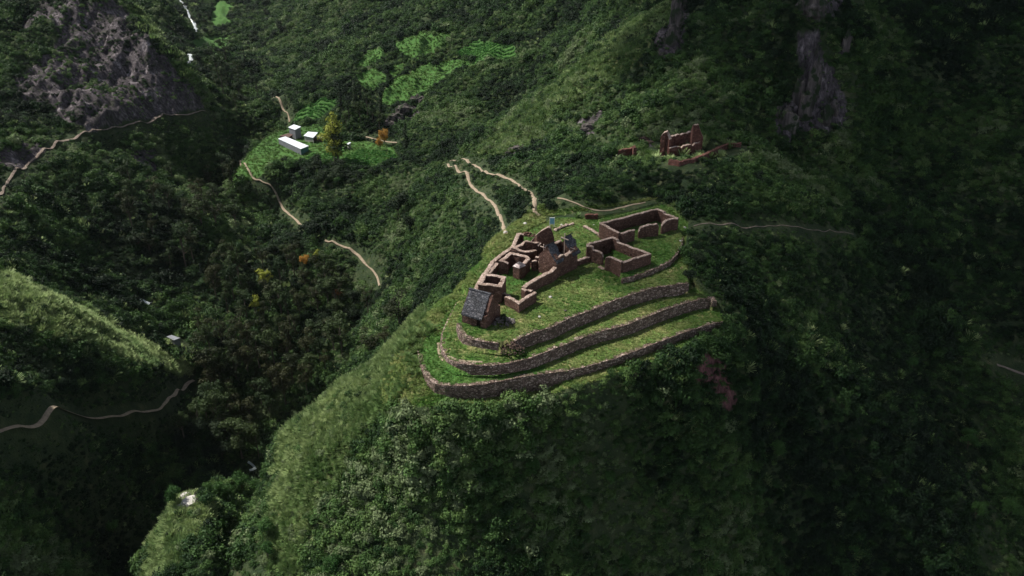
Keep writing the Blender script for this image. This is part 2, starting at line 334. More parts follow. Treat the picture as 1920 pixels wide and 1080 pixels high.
FZ = -37.0; PA = Q(352, 940, 176); PB = Q(345, 1110, 158)
FARM = XY([(455,318),(490,272),(530,243),(600,238),(650,250),(720,262),(752,288),(745,303),(640,312),(560,310),(500,322)], FZ)
def terrain(x, y):
    """height, and 0..1 platform mask"""
    x = np.asarray(x, float); y = np.asarray(y, float); shp = x.shape; x = x.ravel(); y = y.ravel()
    z = rbf(x, y)
    r = np.hypot(x, y)
    rough = 3.2*fbm(x, y, 26, 4, 3) + 1.3*(1-2*np.abs(fbm(x*1.0, y*.45, 12, 3, 8))) - .6
    far = sstep(230, 420, r); rough *= (1.15 + 1.3*far)
    fm = (x > -190) & (x < -10) & (y > 270) & (y < 460)
    df, _f = seg_nearest(x[fm], y[fm], FARM, np.zeros(len(FARM))); wf = np.where(inpoly(x[fm], y[fm], FARM), 1, 1-sstep(0, 12, df)); zf = z[fm]*(1-wf)+FZ*wf; z[fm] = zf; rf_ = rough[fm]*(1-.93*wf); rough[fm] = rf_
    near = (x > -45) & (x < 70) & (y > 85) & (y < 215)
    xn, yn = x[near], y[near]
    d, ze = seg_nearest(xn, yn, OUT[:,:2], OUT[:,2])
    zn = z[near]+rough[near]
    w = sstep(2.2, 10, d); zn = ze*(1-w) + zn*w + .25*fbm(xn, yn, 3, 2, 5)*sstep(0, 2, d)
    ins = inpoly(xn, yn, OUT[:,:2])
    i2 = inpoly(xn, yn, L2); i1 = inpoly(xn, yn, L1); il = inpoly(xn, yn, lawn)
    z3 = Z3 + np.where(xn < 0, 2.2*sstep(124, 141, yn), 0)
    zi = np.where(i1, Z1 + .25*sstep(150, 175, yn), np.where(i2, Z2 + np.where(xn < -3, .3*sstep(126, 142, yn), 0), z3)); zi = np.where(i1 & il, ZL, zi)
    zi = zi + .10*fbm(xn, yn, 4, 3, 6)
    zn = np.where(ins, zi, zn); z_near = zn
    # the pinnacle at the foot of the spur
    a, b_ = PA[:2], PB[:2]; dv = b_-a; t = np.clip(((x-a[0])*dv[0]+(y-a[1])*dv[1])/(dv@dv), 0, 1); dp_ = np.hypot(x-a[0]-t*dv[0], y-a[1]-t*dv[1])
    zp = PA[2]+(PB[2]-PA[2])*t-1.9*np.maximum(0, dp_-3.2+1.6*fbm(x, y, 7, 3, 70))+.9*fbm(x, y, 4, 3, 71); z = z+rough; z = np.where(zp > z, zp, z); rough = 0
    # cliffs and rocky faces are rougher, fluted
    mask = np.zeros(len(x)); mask[near] = np.where(ins, 1, 0)
    z[near] = z_near
    return z.reshape(shp), mask.reshape(shp)

NA = 1250
ang = np.linspace(R(-48), R(48), NA)
rad = np.concatenate([np.geomspace(45, 92, 90, endpoint=False), np.linspace(92, 190, 400, endpoint=False), np.geomspace(190, 480, 380, endpoint=False), np.geomspace(480, 2400, 190)])
NR = len(rad)
AA, RR = np.meshgrid(ang, rad); TX = RR*np.sin(AA); TY = RR*np.cos(AA)
TZ, TM = terrain(TX, TY)
TROCK = region('rock', TX, TY, TZ) & ~((TX < -60) & (fbm(TX, TY*.7, 24, 4, 55) < -.16))
TZ = TZ + np.where(TROCK & (TM < .5), 1.6*np.abs(fbm(TX*2.2, TY*.6, 9, 4, 21))*2 - .8 + .8*fbm(TX, TY, 2.6, 3, 33), 0)
def ground(x, y):
    """height of the finished sheet at a place"""
    x = np.asarray(x, float); y = np.asarray(y, float)
    a = np.clip((np.arctan2(x, y)-ang[0])/(ang[1]-ang[0]), 0, NA-1.001); r = np.clip(np.interp(np.hypot(x, y), rad, np.arange(NR)), 0, NR-1.001)
    i = r.astype(int); j = a.astype(int); fr = r-i; fa = a-j
    return (TZ[i,j]*(1-fr)*(1-fa)+TZ[i+1,j]*fr*(1-fa)+TZ[i,j+1]*(1-fr)*fa+TZ[i+1,j+1]*fr*fa)
def G(u, v, smin=0, smax=1e9, first=True):
    """the ground seen at a pixel of the photograph"""
    d = ray(u, v); s = np.concatenate([np.arange(60, 500, .25), np.arange(500, 1600, 1.0)]); s = s[(s > smin) & (s < smax)]
    x = d[0]*s; y = d[1]*s; z = CH + d[2]*s
    w = np.nonzero(z < ground(x, y))[0]
    k = w[0] if len(w) else len(s)-1
    return np.array([x[k], y[k], float(ground(x[k], y[k]))])

# visible-depth check (rows nearer hide rows behind)
TU, TV = proj(TX, TY, TZ)
VIS = np.ones(TV.shape, bool); run = TV[0].copy()
for i in range(1, NR):
    VIS[i] = TV[i] < run + 1.0; run = np.minimum(run, TV[i])

def strip_mat():
    m, nt, b = new_mat('hillside soil, turf and rock', .95)
    at = N(nt, 'ShaderNodeVertexColor', layer_name='cover'); sp = N(nt, 'ShaderNodeSeparateColor'); nt.links.new(at.outputs[0], sp.inputs[0])
    n1 = noise_node(nt, .35, 6); n2 = noise_node(nt, 2.2, 5); n3 = noise_node(nt, .09, 5, sc3=(1,1,.35))
    base = ramp(nt, n1.outputs[0], [(.35, (.018, .034, .013)), (.58, (.038, .055, .022)), (.76, (.09, .09, .045))])
    gr = ramp(nt, n1.outputs[0], [(.32, (.04, .115, .018)), (.47, (.09, .165, .035)), (.57, (.20, .22, .085)), (.70, (.32, .28, .14))])
    gv = ramp(nt, n2.outputs[0], [(.3, (.6, .62, .6)), (.7, (1.3, 1.25, 1.2))]); g = mix(nt, 1, gr.outputs[0], gv.outputs[0], 'MULTIPLY')
    rk = noise_node(nt, .22, 8, sc3=(1,1,.5), rough=.65)
    rc = ramp(nt, rk.outputs[0], [(.36, (.030, .034, .022)), (.46, (.045, .039, .043)), (.58, (.092, .080, .085)), (.68, (.21, .19, .20))])
    c = mix(nt, sp.outputs[1], base.outputs[0], g); rk2 = noise_node(nt, 1.1, 6, sc3=(1,1,.22), rough=.7); rr2 = ramp(nt, rk2.outputs[0], [(.36, (.35, .34, .33)), (.5, (.95, .95, .95)), (.64, (1.9, 1.85, 1.8))]); rcol = mix(nt, at.outputs['Alpha'], (.115, .055, .055), rc.outputs[0]); c = mix(nt, sp.outputs[0], c, mix(nt, 1, rcol, rr2.outputs[0], 'MULTIPLY'))
    lush = ramp(nt, n2.outputs[0], [(.3, (.032, .11, .02)), (.7, (.085, .20, .04))]); c = mix(nt, sp.outputs[2], c, lush.outputs[0])
    nt.links.new(c, b.inputs['Base Color']); bump(nt, b, n2.outputs[0], .9, .5); return m
M['ground'] = strip_mat()
cover = np.zeros((NR, NA, 4), np.float32); cover[..., 3] = 1
RM = region('meadow', TX, TY, TZ); RC = region('crop', TX, TY, TZ); RT = region('tus', TX, TY, TZ)
dO, _z = seg_nearest(TX.ravel()[::1][:1], TY.ravel()[:1], OUT[:,:2], OUT[:,2])
nearm = (TX > -50) & (TX < 75) & (TY > 85) & (TY < 215)
dd = np.full(TX.shape, 99.); dd[nearm] = seg_nearest(TX[nearm], TY[nearm], OUT[:,:2], OUT[:,2])[0]
BANK = (TV < 762) & (dd < np.where(TY < 135, 8, 6) + 2*fbm(TX, TY, 5, 2, 50)) & (TM < .5) & (TX < 8) & ((TY > 118) | (TX < -10.5) | ((dd < 2.0) & (TX < -6)))     # mown grass bank round the left of the terraces
BANK |= (dd < 2.6) & (TM < .5) & (TX > -14) & (TY < 142) & (TX < 36)
lushp = inpoly(TX, TY, OUT[:,:2]) & ~inpoly(TX, TY, L2) & (TX < 6)
cover[..., 0] = np.where(TROCK & ~(TM > .5), 1, 0); cover[..., 1] = np.where(BANK | (TM > .5), 1, np.where(RM, .25, np.where(RT, .5, 0))); cover[..., 2] = np.where(RC | (RM & (RR > 290)), .75, np.where(lushp, .85, 0))
cover[..., 2] = np.maximum(cover[..., 2], np.where(inpoly(TX, TY, lawn) , .5, 0))
cover[..., 2] = np.maximum(cover[..., 2], np.where(TM > .5, .55*sstep(158, 176, TY+6*fbm(TX, TY, 8, 3, 44)), 0))
cover[..., 3] = np.where((TX > 20) & (TX < 70) & (TY < 165) & (TY > 80), 0, 1)      # reddish landslip soil below the terraces
idx = np.arange(NR*NA).reshape(NR, NA)
quads = np.stack([idx[:-1,:-1], idx[:-1,1:], idx[1:,1:], idx[1:,:-1]], -1).reshape(-1, 4)
gme = fast_mesh('hillsides', np.stack([TX, TY, TZ], -1).reshape(-1, 3), quads, M['ground'])
ca = gme.color_attributes.new('cover', 'FLOAT_COLOR', 'POINT'); ca.data.foreach_set('color', cover.ravel())
tag(link('hillsides', gme), 'steep green Andean hillsides falling into a gorge', 'hillside', kind='structure')
# ------------------------------------------------------------------ walls
def resample(pts, step=.55):
    out = [pts[0]]
    for a, b in zip(pts[:-1], pts[1:]):
        L = math.hypot(b[0]-a[0], b[1]-a[1]); k = max(1, int(round(L/step)))
        for i in range(1, k+1): out.append(tuple(a[q]+(b[q]-a[q])*i/k for q in range(len(a))))
    return out
def offsets(p, closed):
    n = len(p); o = []
    for i in range(n):
        a = p[i-1] if (i > 0 or closed) else p[i]; b = p[(i+1) % n] if (i < n-1 or closed) else p[i]
        d1 = np.array([p[i][0]-a[0], p[i][1]-a[1]]); d2 = np.array([b[0]-p[i][0], b[1]-p[i][1]])
        l1, l2 = np.linalg.norm(d1), np.linalg.norm(d2)
        d1 = d1/l1 if l1 > 1e-6 else d2/max(l2, 1e-6); d2 = d2/l2 if l2 > 1e-6 else d1
        n1 = np.array([-d1[1], d1[0]]); n2 = np.array([-d2[1], d2[0]]); m = n1+n2; m /= max(np.linalg.norm(m), 1e-6)
        o.append(m/max(.55, float(m@n1)))
    return o          # to the left of travel
def wall(parent, pts, zb, th=.64, mat='adobe', cap='cap', closed=False, niches=(), batter=0., rough=.09, name='wall', label=None, step=.55, capw=.03, caph=.12):
    """pts (x, y, top); zb ground level or list; niches: (distance along, height above ground, side +1 left / -1 right)"""
    if np.ndim(zb) == 0: zb = [zb]*len(pts)
    p = [(*a[:2], a[2], z) for a, z in zip(pts, zb)]
    if closed: p = p+[p[0]]
    p = resample(p, step)
    if closed: p = p[:-1]
    off = offsets(p, closed); n = len(p); hm = max(a[2]-a[3] for a in p); rows = max(2, int(math.ceil(hm/.55)))
    V = []; rr = np.random.default_rng(int(abs(p[0][0]*91+p[0][1]*37+n)))
    tops = [a[2]+rr.uniform(-rough, rough) for a in p]
    if closed: pass
    def col(i, side):
        x, y, t, z0 = p[i]; t = tops[i]; s = len(V)
        for k in range(rows+1):
            f = k/rows; w = th/2 + (batter*(t-z0)*(1-f) if side < 0 else 0)+rr.uniform(-.035, .035)
            V.append((x+off[i][0]*w*side, y+off[i][1]*w*side, z0+(t-z0)*f))
        return s
    Ls = [col(i, 1) for i in range(n)]; Rs = [col(i, -1) for i in range(n)]
    F = []; mi = []; cum = np.concatenate([[0], np.cumsum([math.hypot(p[i+1][0]-p[i][0], p[i+1][1]-p[i][1]) for i in range(n-1)])])
    nic = {}
    for (sd_, hz, side) in niches:
        i = int(np.argmin(abs(cum-sd_))); i = min(i, n-2); H = p[i][2]-p[i][3]; k = int(min(rows-2, max(0, round(hz/H*rows)))); nic[(i, k, side)] = 1
    rng_i = range(n if closed else n-1)
    for i in rng_i:
        j = (i+1) % n
        for k in range(rows):
            for side, S_ in ((1, Ls), (-1, Rs)):
                q = (S_[j]+k, S_[i]+k, S_[i]+k+1, S_[j]+k+1) if side > 0 else (S_[i]+k, S_[j]+k, S_[j]+k+1, S_[i]+k+1)
                if (i, k, side) in nic:
                    c = np.mean([V[a] for a in q], 0); s0 = len(V); dv = np.array([off[i][0], off[i][1], 0])*(-.38*side)
                    for a in q: V.append(tuple(c+(np.array(V[a])-c)*.82))
                    for a in q: V.append(tuple(c+(np.array(V[a])-c)*.82+dv))
                    for e in range(4):
                        f_ = (e+1) % 4
                        F.append((q[e], q[f_], s0+f_, s0+e)); F.append((s0+e, s0+f_, s0+4+f_, s0+4+e))
                    F.append((s0+4, s0+5, s0+6, s0+7))
                else: F.append(q)
        F.append((Ls[i]+rows, Rs[i]+rows, Rs[j]+rows, Ls[j]+rows))
    if not closed:
        for i, fl in ((0, 0), (n-1, 1)):
            for k in range(rows):
                q = (Ls[i]+k, Rs[i]+k, Rs[i]+k+1, Ls[i]+k+1); F.append(q if not fl else q[::-1])
    o = link(name, mesh_data(name, V, F, M[mat]), parent)
    if label: o['label'] = label
    if cap:
        V = []; F = []; w = th/2+capw; prof = [(-w, -.05), (-w, caph*.45), (-w*.6, caph), (0, caph*1.15), (w*.6, caph), (w, caph*.45), (w, -.05)]; K = len(prof)
        for i in range(n):
            for a, b in prof:
                V.append((p[i][0]+off[i][0]*(a+rr.uniform(-.05, .05)), p[i][1]+off[i][1]*(a+rr.uniform(-.05, .05)), tops[i]+b*rr.uniform(.6, 1.35)))
        for i in rng_i:
            j = (i+1) % n
            for k in range(K-1): F.append((i*K+k, j*K+k, j*K+k+1, i*K+k+1))
        if not closed: F.append(tuple(range(K))[::-1]); F.append(tuple((n-1)*K+k for k in range(K)))
        link('coping', mesh_data('coping', V, F, M[cap]), o)
    return o
def WP(l, gz): return [tuple(P(u, v, gz+h)[:2])+(gz+h,) for u, v, h in l]
def shape(parent, name, V, F, mat, label=None):
    o = link(name, mesh_data(name, V, F, M[mat]), parent)
    if label: o['label'] = label
    return o
def prism(quad, thick):
    """top outline (3-D, any count) extruded straight down by thick"""
    n = len(quad); V = [tuple(q) for q in quad]+[(q[0], q[1], q[2]-thick) for q in quad]
    F = [tuple(range(n)), tuple(range(2*n-1, n-1, -1))]+[(i, i+n, (i+1) % n+n, (i+1) % n) for i in range(n)]
    return V, F
def shp_join(parts):
    V = []; F = []
    for v, f in parts: s = len(V); V += list(v); F += [tuple(a+s for a in q) for q in f]
    return V, F
def bar(a, b, r=.07, k=6, r2=None):
    a = Vector(a); b = Vector(b); d = (b-a).normalized(); s = d.cross(Vector((0, 0, 1)));
    if s.length < 1e-3: s = Vector((1, 0, 0))
    s.normalize(); t = d.cross(s); r2 = r if r2 is None else r2; V = []
    for c, rad_ in ((a, r), (b, r2)):
        for i in range(k): V.append(tuple(c+(s*math.cos(i*2*math.pi/k)+t*math.sin(i*2*math.pi/k))*rad_))
    F = [(i, (i+1) % k, (i+1) % k+k, i+k) for i in range(k)]+[tuple(range(k))[::-1], tuple(range(k, 2*k))]
    return V, F

# ------------------------------------------------------------------ terrace walls
def terrace(top, zt, zbs, label, name='terrace_wall', th=.9, inset=.2):
    xy = XY(top, zt); pts = [(x, y, zt+.02) for x, y in xy]
    off = offsets(pts, False); pts = [(x+o[0]*inset, y+o[1]*inset, z) for (x, y, z), o in zip(pts, off)]
    return tag(wall(None, pts, [z-.5 for z in zbs], th, 'terr', None, batter=.10, name=name, rough=.06, step=.7), label, 'retaining wall', 'terrace walls below the ruins')
terrace(T3T, Z3, zb3, 'lowest and longest grey stone terrace wall curving round the tip of the spur')
terrace(T2T, Z2, zb2, 'middle reddish stone terrace wall curving round the grassy tip between the other two')
def zb_of(top, zt, B): return [zt-.6 if q is None else q for q in wall_bases(top, zt, B, Z2-.6, 0)]
terrace(T1R, Z1, zb_of(T1R, Z1, T1RB), 'top straight terrace wall right of the collapsed gap, below the wide lawn')
terrace(T1L, Z1, zb_of(T1L, Z1, T1LB), 'short low curved terrace wall in front of the slate roofed house')
lw = [(1166,521),(1185,517),(1212,508),(1235,498),(1254,489),(1268,475),(1277,458),(1279,444)]
xy = XY(lw, ZL+.1)
tag(wall(None, [(x, y, ZL-.05) for x, y in xy], [-.8,-.6,-.6,-.8,-1,-.8,-.4,0], .55, 'terr', None, batter=.08, name='terrace_wall', rough=.1, caph=.1), 'low curved stone wall edging the small lawn behind the square ruin', 'retaining wall', 'terrace walls below the ruins')

# thin pale strip painting the sunlit face at the foot of the middle wall, left side
def ribbon(name, uv, width, mat, label, lift=.10, zfun=None, smin=0, smax=1e9, kind='structure', jitter=.25, cat='path'):
    pt = [G(u, v, smin, smax) for u, v in uv] if zfun is None else [np.append(P(u, v, zfun)[:2], zfun) for u, v in uv]
    pt = [tuple(a[:2]) for a in pt]
    # Catmull smoothing
    q = []
    for i in range(len(pt)-1):
        p0 = np.array(pt[max(i-1, 0)]); p1 = np.array(pt[i]); p2 = np.array(pt[i+1]); p3 = np.array(pt[min(i+2, len(pt)-1)])
        k = max(2, int(np.linalg.norm(p2-p1)/.8))
        for j in range(k):
            t = j/k; q.append(.5*((2*p1)+(-p0+p2)*t+(2*p0-5*p1+4*p2-p3)*t*t+(-p0+3*p1-3*p2+p3)*t**3))
    q.append(np.array(pt[-1])); q = np.array(q); off = np.array(offsets([tuple(a) for a in q], False)); V = []; F = []
    ww = width/2*(1+jitter*fbm(np.arange(len(q))*.8, np.zeros(len(q)), 6, 3, 77)*2)
    K = 5
    for k in range(K):
        f = (k/(K-1)*2-1); w = f*ww*(1+.25*fbm(np.arange(len(q))*.8, np.full(len(q), k*9.), 2.5, 2, 78)); x = q[:,0]+off[:,0]*w; y = q[:,1]+off[:,1]*w
        z = ground(q[:,0], q[:,1])+lift*(1.0-.5*abs(f)); zg = ground(x, y); z = np.where(zg < z, np.maximum(zg+lift*.4, z-.25*abs(f)*ww), z); V.append(np.stack([x, y, z], -1))
    V = np.stack(V, 1).reshape(-1, 3)
    for i in range(len(q)-1):
        for k in range(K-1): F.append((i*K+k+1, i*K+k, (i+1)*K+k, (i+1)*K+k+1))
    o = link(name, fast_mesh(name, V, F, M[mat])); tag(o, label, cat, None, kind); PATHPTS.append(q); return o
PATHPTS = []
ribbon('path', [(1012,405),(1004,398),(1002,385),(1000,370),(985,357),(970,345),(950,335),(930,328),(905,322),(890,310),(875,300),(850,292),(830,287),(810,280)], 1.0, 'dirt', 'upper pale earth path winding from the ruins towards the farm', .3, smin=185, smax=330)
ribbon('path', [(745,268),(720,265),(690,258),(668,255),(650,252)], 1.0, 'dirt', 'short pale path behind the farm fields', .4, smin=330, smax=460)
ribbon('path', [(948,440),(944,425),(938,405),(930,390),(915,375),(895,360),(885,350),(878,335),(872,322),(855,313),(840,308)], 1.0, 'dirt', 'lower pale path dropping along the saddle left of the ruins', .35, smin=180, smax=330)
ribbon('path', [(450,303),(465,318),(490,340),(510,352),(522,375),(540,400),(555,413),(572,428)], .9, 'dirt', 'narrow path going down the bushy slope under the farm', .5, smin=290, smax=440)
ribbon('path', [(610,452),(650,465),(670,478),(685,495),(700,510),(708,522),(712,537)], 1.0, 'dirt', 'pale path end above the gorge trees', .5, smin=260, smax=360)
ribbon('path', [(512,183),(528,198),(540,215),(543,230)], .9, 'dirt', 'thin path above the farm roofs', .5, smin=380, smax=560)
ribbon('path', [(-60,835),(0,810),(30,800),(80,790),(160,785),(230,780),(280,772),(305,762),(325,742),(345,726),(362,714)], 1.5, 'dirt', 'broad pale hillside track round the left hand spur', .45, smin=150, smax=275)
ribbon('path', [(-40,400),(0,365),(8,350),(25,325),(55,305),(75,288),(100,275)], 1.2, 'dirt2', 'pale track at the left edge under the rocky slope', .3, smin=220, smax=380)
ribbon('path', [(100,275),(130,262),(165,248),(210,240),(260,228),(300,218),(350,216),(385,209)], 1.3, 'dirt2', 'faint brown track crossing the foot of the rocky slope', .3, smin=280, smax=500)
ribbon('path', [(1300,425),(1380,422),(1450,425),(1520,432),(1600,440)], .3, 'dirt2', 'faint trail crossing the dark slope right of the ruins', .2, smin=170, smax=300)
ribbon('path', [(1045,372),(1075,380),(1105,392),(1130,396),(1165,390),(1210,380)], .5, 'dirt', 'faint trail across the turf behind the long ruin', .2, smin=170, smax=230)
ribbon('path', [(1868,685),(1890,692),(1925,705)], 1.0, 'dirt2', 'short pale trail at the right edge', .3, smin=200, smax=300)
ribbon('path', [(822,645),(823,661),(829,674),(837.4,684.5),(851.6,693),(866,696.5),(885,698.5),(905,699.5)], .55, 'dirt', 'thin pale strip painted as the sunlit foot of the middle terrace wall', .12, zfun=-4.8, jitter=.1)  # sunlit wall foot put in as pale colour, not a trodden path
ribbon('stream', [(338,2),(350,18),(360,38),(366,52),(368,62)], 2.0, 'water', 'white mountain stream high in the far valley', .8, smin=500, jitter=.5, cat='stream')
ribbon('stream', [(345,105),(358,108),(352,118),(362,132),(360,140)], 1.6, 'water', 'broken white stretch of stream below the small fields', .8, smin=430, jitter=.5, cat='stream')
ribbon('stream', [(376,162),(384,172),(392,182)], 1.4, 'water', 'white stretch of stream beside the rocky slope', .8, smin=430, jitter=.6, cat='stream')
ribbon('stream', [(466,868),(473,873),(478,880),(468,884)], .9, 'water', 'white water glimpsed at the bottom of the gorge', .8, smin=230, jitter=.6, cat='stream')
ribbon('stream', [(270,593),(282,598),(290,604)], 1.8, 'water', 'pale stretch of stream in the gorge above the small roof', .8, smin=300, jitter=.6, cat='stream')

# ------------------------------------------------------------------ the ruins on the platform
RG = 'roofless stone ruins on the platform'
def ruin(name, u, v, label, cat='ruin'): 
    return empty(name, tuple(P(u, v, 0)), label, cat, RG)
def sub(o, root):   # parts are modelled in place: keep them there under their thing
    for c in root if isinstance(root, (list, tuple)) else [root]:
        c.parent = o; c.location = -o.location
# long hall behind
h = ruin('long_ruined_hall', 1200, 425, 'long narrow roofless hall with two doorway gaps at the back of the platform')
Gz = ZL; H = 2.9
parts = [wall(None, WP([(1161.7,437.5,H),(1127.5,419,H),(1180,405.3,H),(1232.5,391.7,H),(1246,397.5,H),(1246.2,401,2.5),(1270.8,409,H)], Gz), Gz-.5),
 ]
fl = WP([(1161.7,437.5,H),(1176,433.8,2.7),(1189,431,2.6)], Gz); parts.append(wall(None, [(a[0]+.55*.82, a[1]-.3, a[2]) if i == 0 else a for i, a in enumerate(fl)], Gz-.5))
parts.append(wall(None, WP([(1197,434,1.6),(1200,427,2.5),(1215,422,H),(1231,420,2.9),(1234,424,2.3)], Gz), Gz-.5, niches=[]))
parts.append(wall(None, WP([(1240,423.5,1.9),(1243,418,2.6),(1249,413,H),(1258,410.5,H),(1270.3,409.6,H)], Gz), Gz-.5))
sub(h, parts)
# square house ruin
h = ruin('square_ruined_house', 1160, 505, 'square roofless house with wall niches and one doorway, right of the wide lawn'); H = 3.5
nn = [(s_, 2.0, -1) for s_ in (2.5, 4.8, 7.2)]
parts = [wall(None, WP([(1103,463,H),(1102.5,458,H),(1148,445,H),(1158.5,450.5,H),(1159,454.5,3.1),(1217.5,475.8,H),(1167.5,491.7,H)], 0), -.5,
      niches=[(s_, 2.0, -1) for s_ in (2.2, 5.5, 12.3, 14.3, 16.3, 18.6, 20.5)])]
parts.append(wall(None, WP([(1167,491.5,H),(1147,482.5,3.2),(1138,482,3.0),(1136.5,487,2.3)], 0), -.5))
parts.append(wall(None, WP([(1131.5,482,1.9),(1129,476,2.6),(1121,471,2.9),(1112.5,468,3.0),(1112,463.5,H),(1103.5,461,H)], 0), -.5))
a = P(1126, 499, 0.06); b = P(1135.5, 504.5, 0.06); d = (b-a); nrm = np.array([-d[1], d[0], 0])/np.linalg.norm(d)*.8
parts.append(shape(None, 'doorstep', *prism([a, a-nrm, b-nrm, b][::-1], .35), 'cap')); parts[-1].data.transform(__import__('mathutils').Matrix.Translation((0, 0, .12)))
sub(h, parts)
# long enclosing wall and low link wall
h = ruin('courtyard_wall', 1030, 530, 'long straight courtyard wall between the lawn and the ruined rooms', 'wall')
parts = [wall(None, WP([(981.5,539,2.1),(995.6,528.5,2.2),(1009,521.5,2.2),(1022,514,2.3),(1033,509,2.4),(1041,501.5,2.7)], 0), -.5, .85),
         wall(None, WP([(979.5,540.5,2.0),(987,546,1.9)], 0), -.5, .6)]
sub(h, parts)
h = ruin('low_link_wall', 1095, 492, 'low reddish wall joining the tall gabled ruin to the square house', 'wall')
sub(h, wall(None, WP([(1080,489.5,1.1),(1094,484.5,1.1),(1108,480,1.2)], 0), -.5, .7))
# front yard wall
h = ruin('yard_wall', 973, 584, 'L shaped yard wall with a sharp corner beside the slate roofed house', 'wall')
parts = [wall(None, WP([(948,556,1.8),(957,559,1.9),(965,563,1.9),(973,567.5,2.0),(982,561,2.0),(992,555,2.0),(1003.5,548.5,2.0)], 0), -.5, .7),
         wall(None, WP([(941.5,548.5,1.4),(950,552,1.4),(957,556,1.3)], 0), -.5, .6), wall(None, WP([(989,543,1.7),(998,546,1.7)], 0), -.5, .7)]
sub(h, parts)
# room A
h = ruin('square_ruined_room', 920, 560, 'tall small square room open to the sky behind the slate roofed house'); H = 3.7
parts = [wall(None, WP([(901,532.5,H),(908.5,514,H),(937,518.5,H),(944.5,520.5,H),(942.5,527,3.8),(942,529.3,3.7),(940.5,530,3.4),(937.5,535.5,H)], 0), -.8, .85, closed=True)]
sub(h, parts)
# perimeter wall
h = ruin('perimeter_wall', 920, 510, 'long double stone wall along the left edge above the gorge', 'wall')
parts = [wall(None, WP([(u, v, 2.0) for u, v in PER], 0)+WP([(982,439.5,1.9)], 0), [-2.4,-2.2,-2,-2,-1.8,-1.6,-1.4,-1.2,-1,-1], .8, batter=.05),
         wall(None, WP([(915.5,513.5,1.7),(922.8,504.4,1.8),(931,494,1.8)], 0), -.5, .8)]
sub(h, parts)
# room B
h = ruin('ruined_room_with_tower', 965, 505, 'roofless room with a squat square corner tower under a pale stone cap'); H = 3.0
parts = [wall(None, WP([(953,494.3,2.4),(949,491.5,2.7),(941,488.5,H),(949,482,3.1),(957.5,474.5,H),(962,475.5,H),(974,478,3.1),(987,481.2,H),(990.5,485,2.9),(986,490,2.8),(981.5,495,2.8)], 0), -.5, .8, niches=[(9, 1.6, -1), (11, 1.6, -1)])]
c = [P(961.8,499.3,2.6), P(973.5,503.5,2.6), P(985.3,498.2,2.6), P(974,494,2.6)]
V, F = prism(c, 3.2); parts.append(shape(None, 'tower', V, F, 'adobe'))
ap = P(972.5, 490.3, 3.9); cc = np.mean(c, 0); ring = [cc+(q-cc)*1.06+np.array([0, 0, .02]) for q in c]; mid = [cc+(q-cc)*.62+np.array([.1, .1, .55]) for q in c]
V = ring+mid+[ap]; F = [(i, (i+1) % 4, (i+1) % 4+4, i+4) for i in range(4)]+[(i+4, (i+1) % 4+4, 8) for i in range(4)]+[(3, 2, 1, 0)]
parts.append(shape(None, 'tower_cap', V, F, 'whitestone')); sub(h, parts)
# room C
h = ruin('curved_ruined_room', 985, 480, 'small roofless room with wavy wall tops behind the capped tower'); H = 3.0
parts = [wall(None, WP([(1004.5,469,2.6),(999,471,2.7),(991.8,472,2.7),(984,471.5,2.7),(977,470.5,2.8),(970,467,H),(963.5,465,H),(968,463.5,3.0),(973,461.5,3.2),(978.5,458.5,3.4),(982,455,3.7),(985,452.8,4.0),(990,453,4.0),(996,453.5,3.8),(1000,456,3.3),(1005,456,3.2)], 0), -.5, .75, niches=[(17, 1.8, -1)]),
         wall(None, WP([(1004.5,454.5,3.2),(1009,455,3.1),(1015,454.6,3.0),(1010,458,2.8),(1007,461,2.6)], 0), -.5, .7)]
sub(h, parts)
# tall gable fragment behind
h = ruin('lone_gable_wall', 1018, 470, 'tall pointed gable wall standing alone behind the small rooms', 'ruined wall')
sub(h, wall(None, WP([(996,452,2.6),(1003,445,3.6),(1009,438,4.9),(1014,433,5.6),(1019,430,6.1),(1028,426,6.7),(1032,427,6.6),(1035,432,6.0),(1038,446,4.2)], 0), -.5, .8, cap='cap'))
# heap of broken walls between
h = ruin('broken_wall_stub', 1006, 500, 'jagged broken wall ends left of the tall gabled ruin', 'ruined wall')
sub(h, [wall(None, WP([(997,490.5,2.0),(1003,489,2.3),(1006,489.5,2.2)], 0), -.5, .6), wall(None, WP([(1004,480.5,3.0),(1010,482,2.9),(1016,478.5,3.2)], 0), -.5, .7, step=.4, rough=.3), wall(None, WP([(1013,497,1.6),(1012,492,2.0),(1016,490,2.4)], 0), -.5, .6, rough=.3)])
# tall gabled ruin D
D = ruin('tall_gabled_ruin', 1050, 515, 'tall ruined house keeping two patches of grey slate roof above high gables', 'ruined house')
F1 = P(1042, 521, 0)[:2]; F2 = P(1077, 503, 0)[:2]; ax = (F2-F1); LD = np.linalg.norm(ax); ax /= LD; px_ = np.array([-ax[1], ax[0]]); DW = 3.9; HE, HR = 4.2, 6.9
def dp(a, b, z): q = F1+ax*a+px_*b; return (float(q[0]), float(q[1]), z)
parts = []
parts.append(wall(None, [dp(.4, 0, HE+.3), dp(1.9, 0, HE+.5), dp(2.6, 0, HE-.1), dp(4.2, 0, HE), dp(5.2, 0, HE+.5), dp(6.0, 0, HE+.4), dp(LD-1.6, 0, HE+1), dp(LD-.4, 0, HE+.4)], -.5, .8))
gab = lambda a: [dp(a, -.4, HE+.3), dp(a, DW*.25, (HE+HR)/2+.1), dp(a, DW*.5, HR), dp(a, DW*.75, (HE+HR)/2), dp(a, DW+.4, HE)]
parts.append(wall(None, gab(0), -.5, .8, cap=None, name='gable')); parts.append(wall(None, gab(LD), -.5, .8, cap=None, name='gable'))
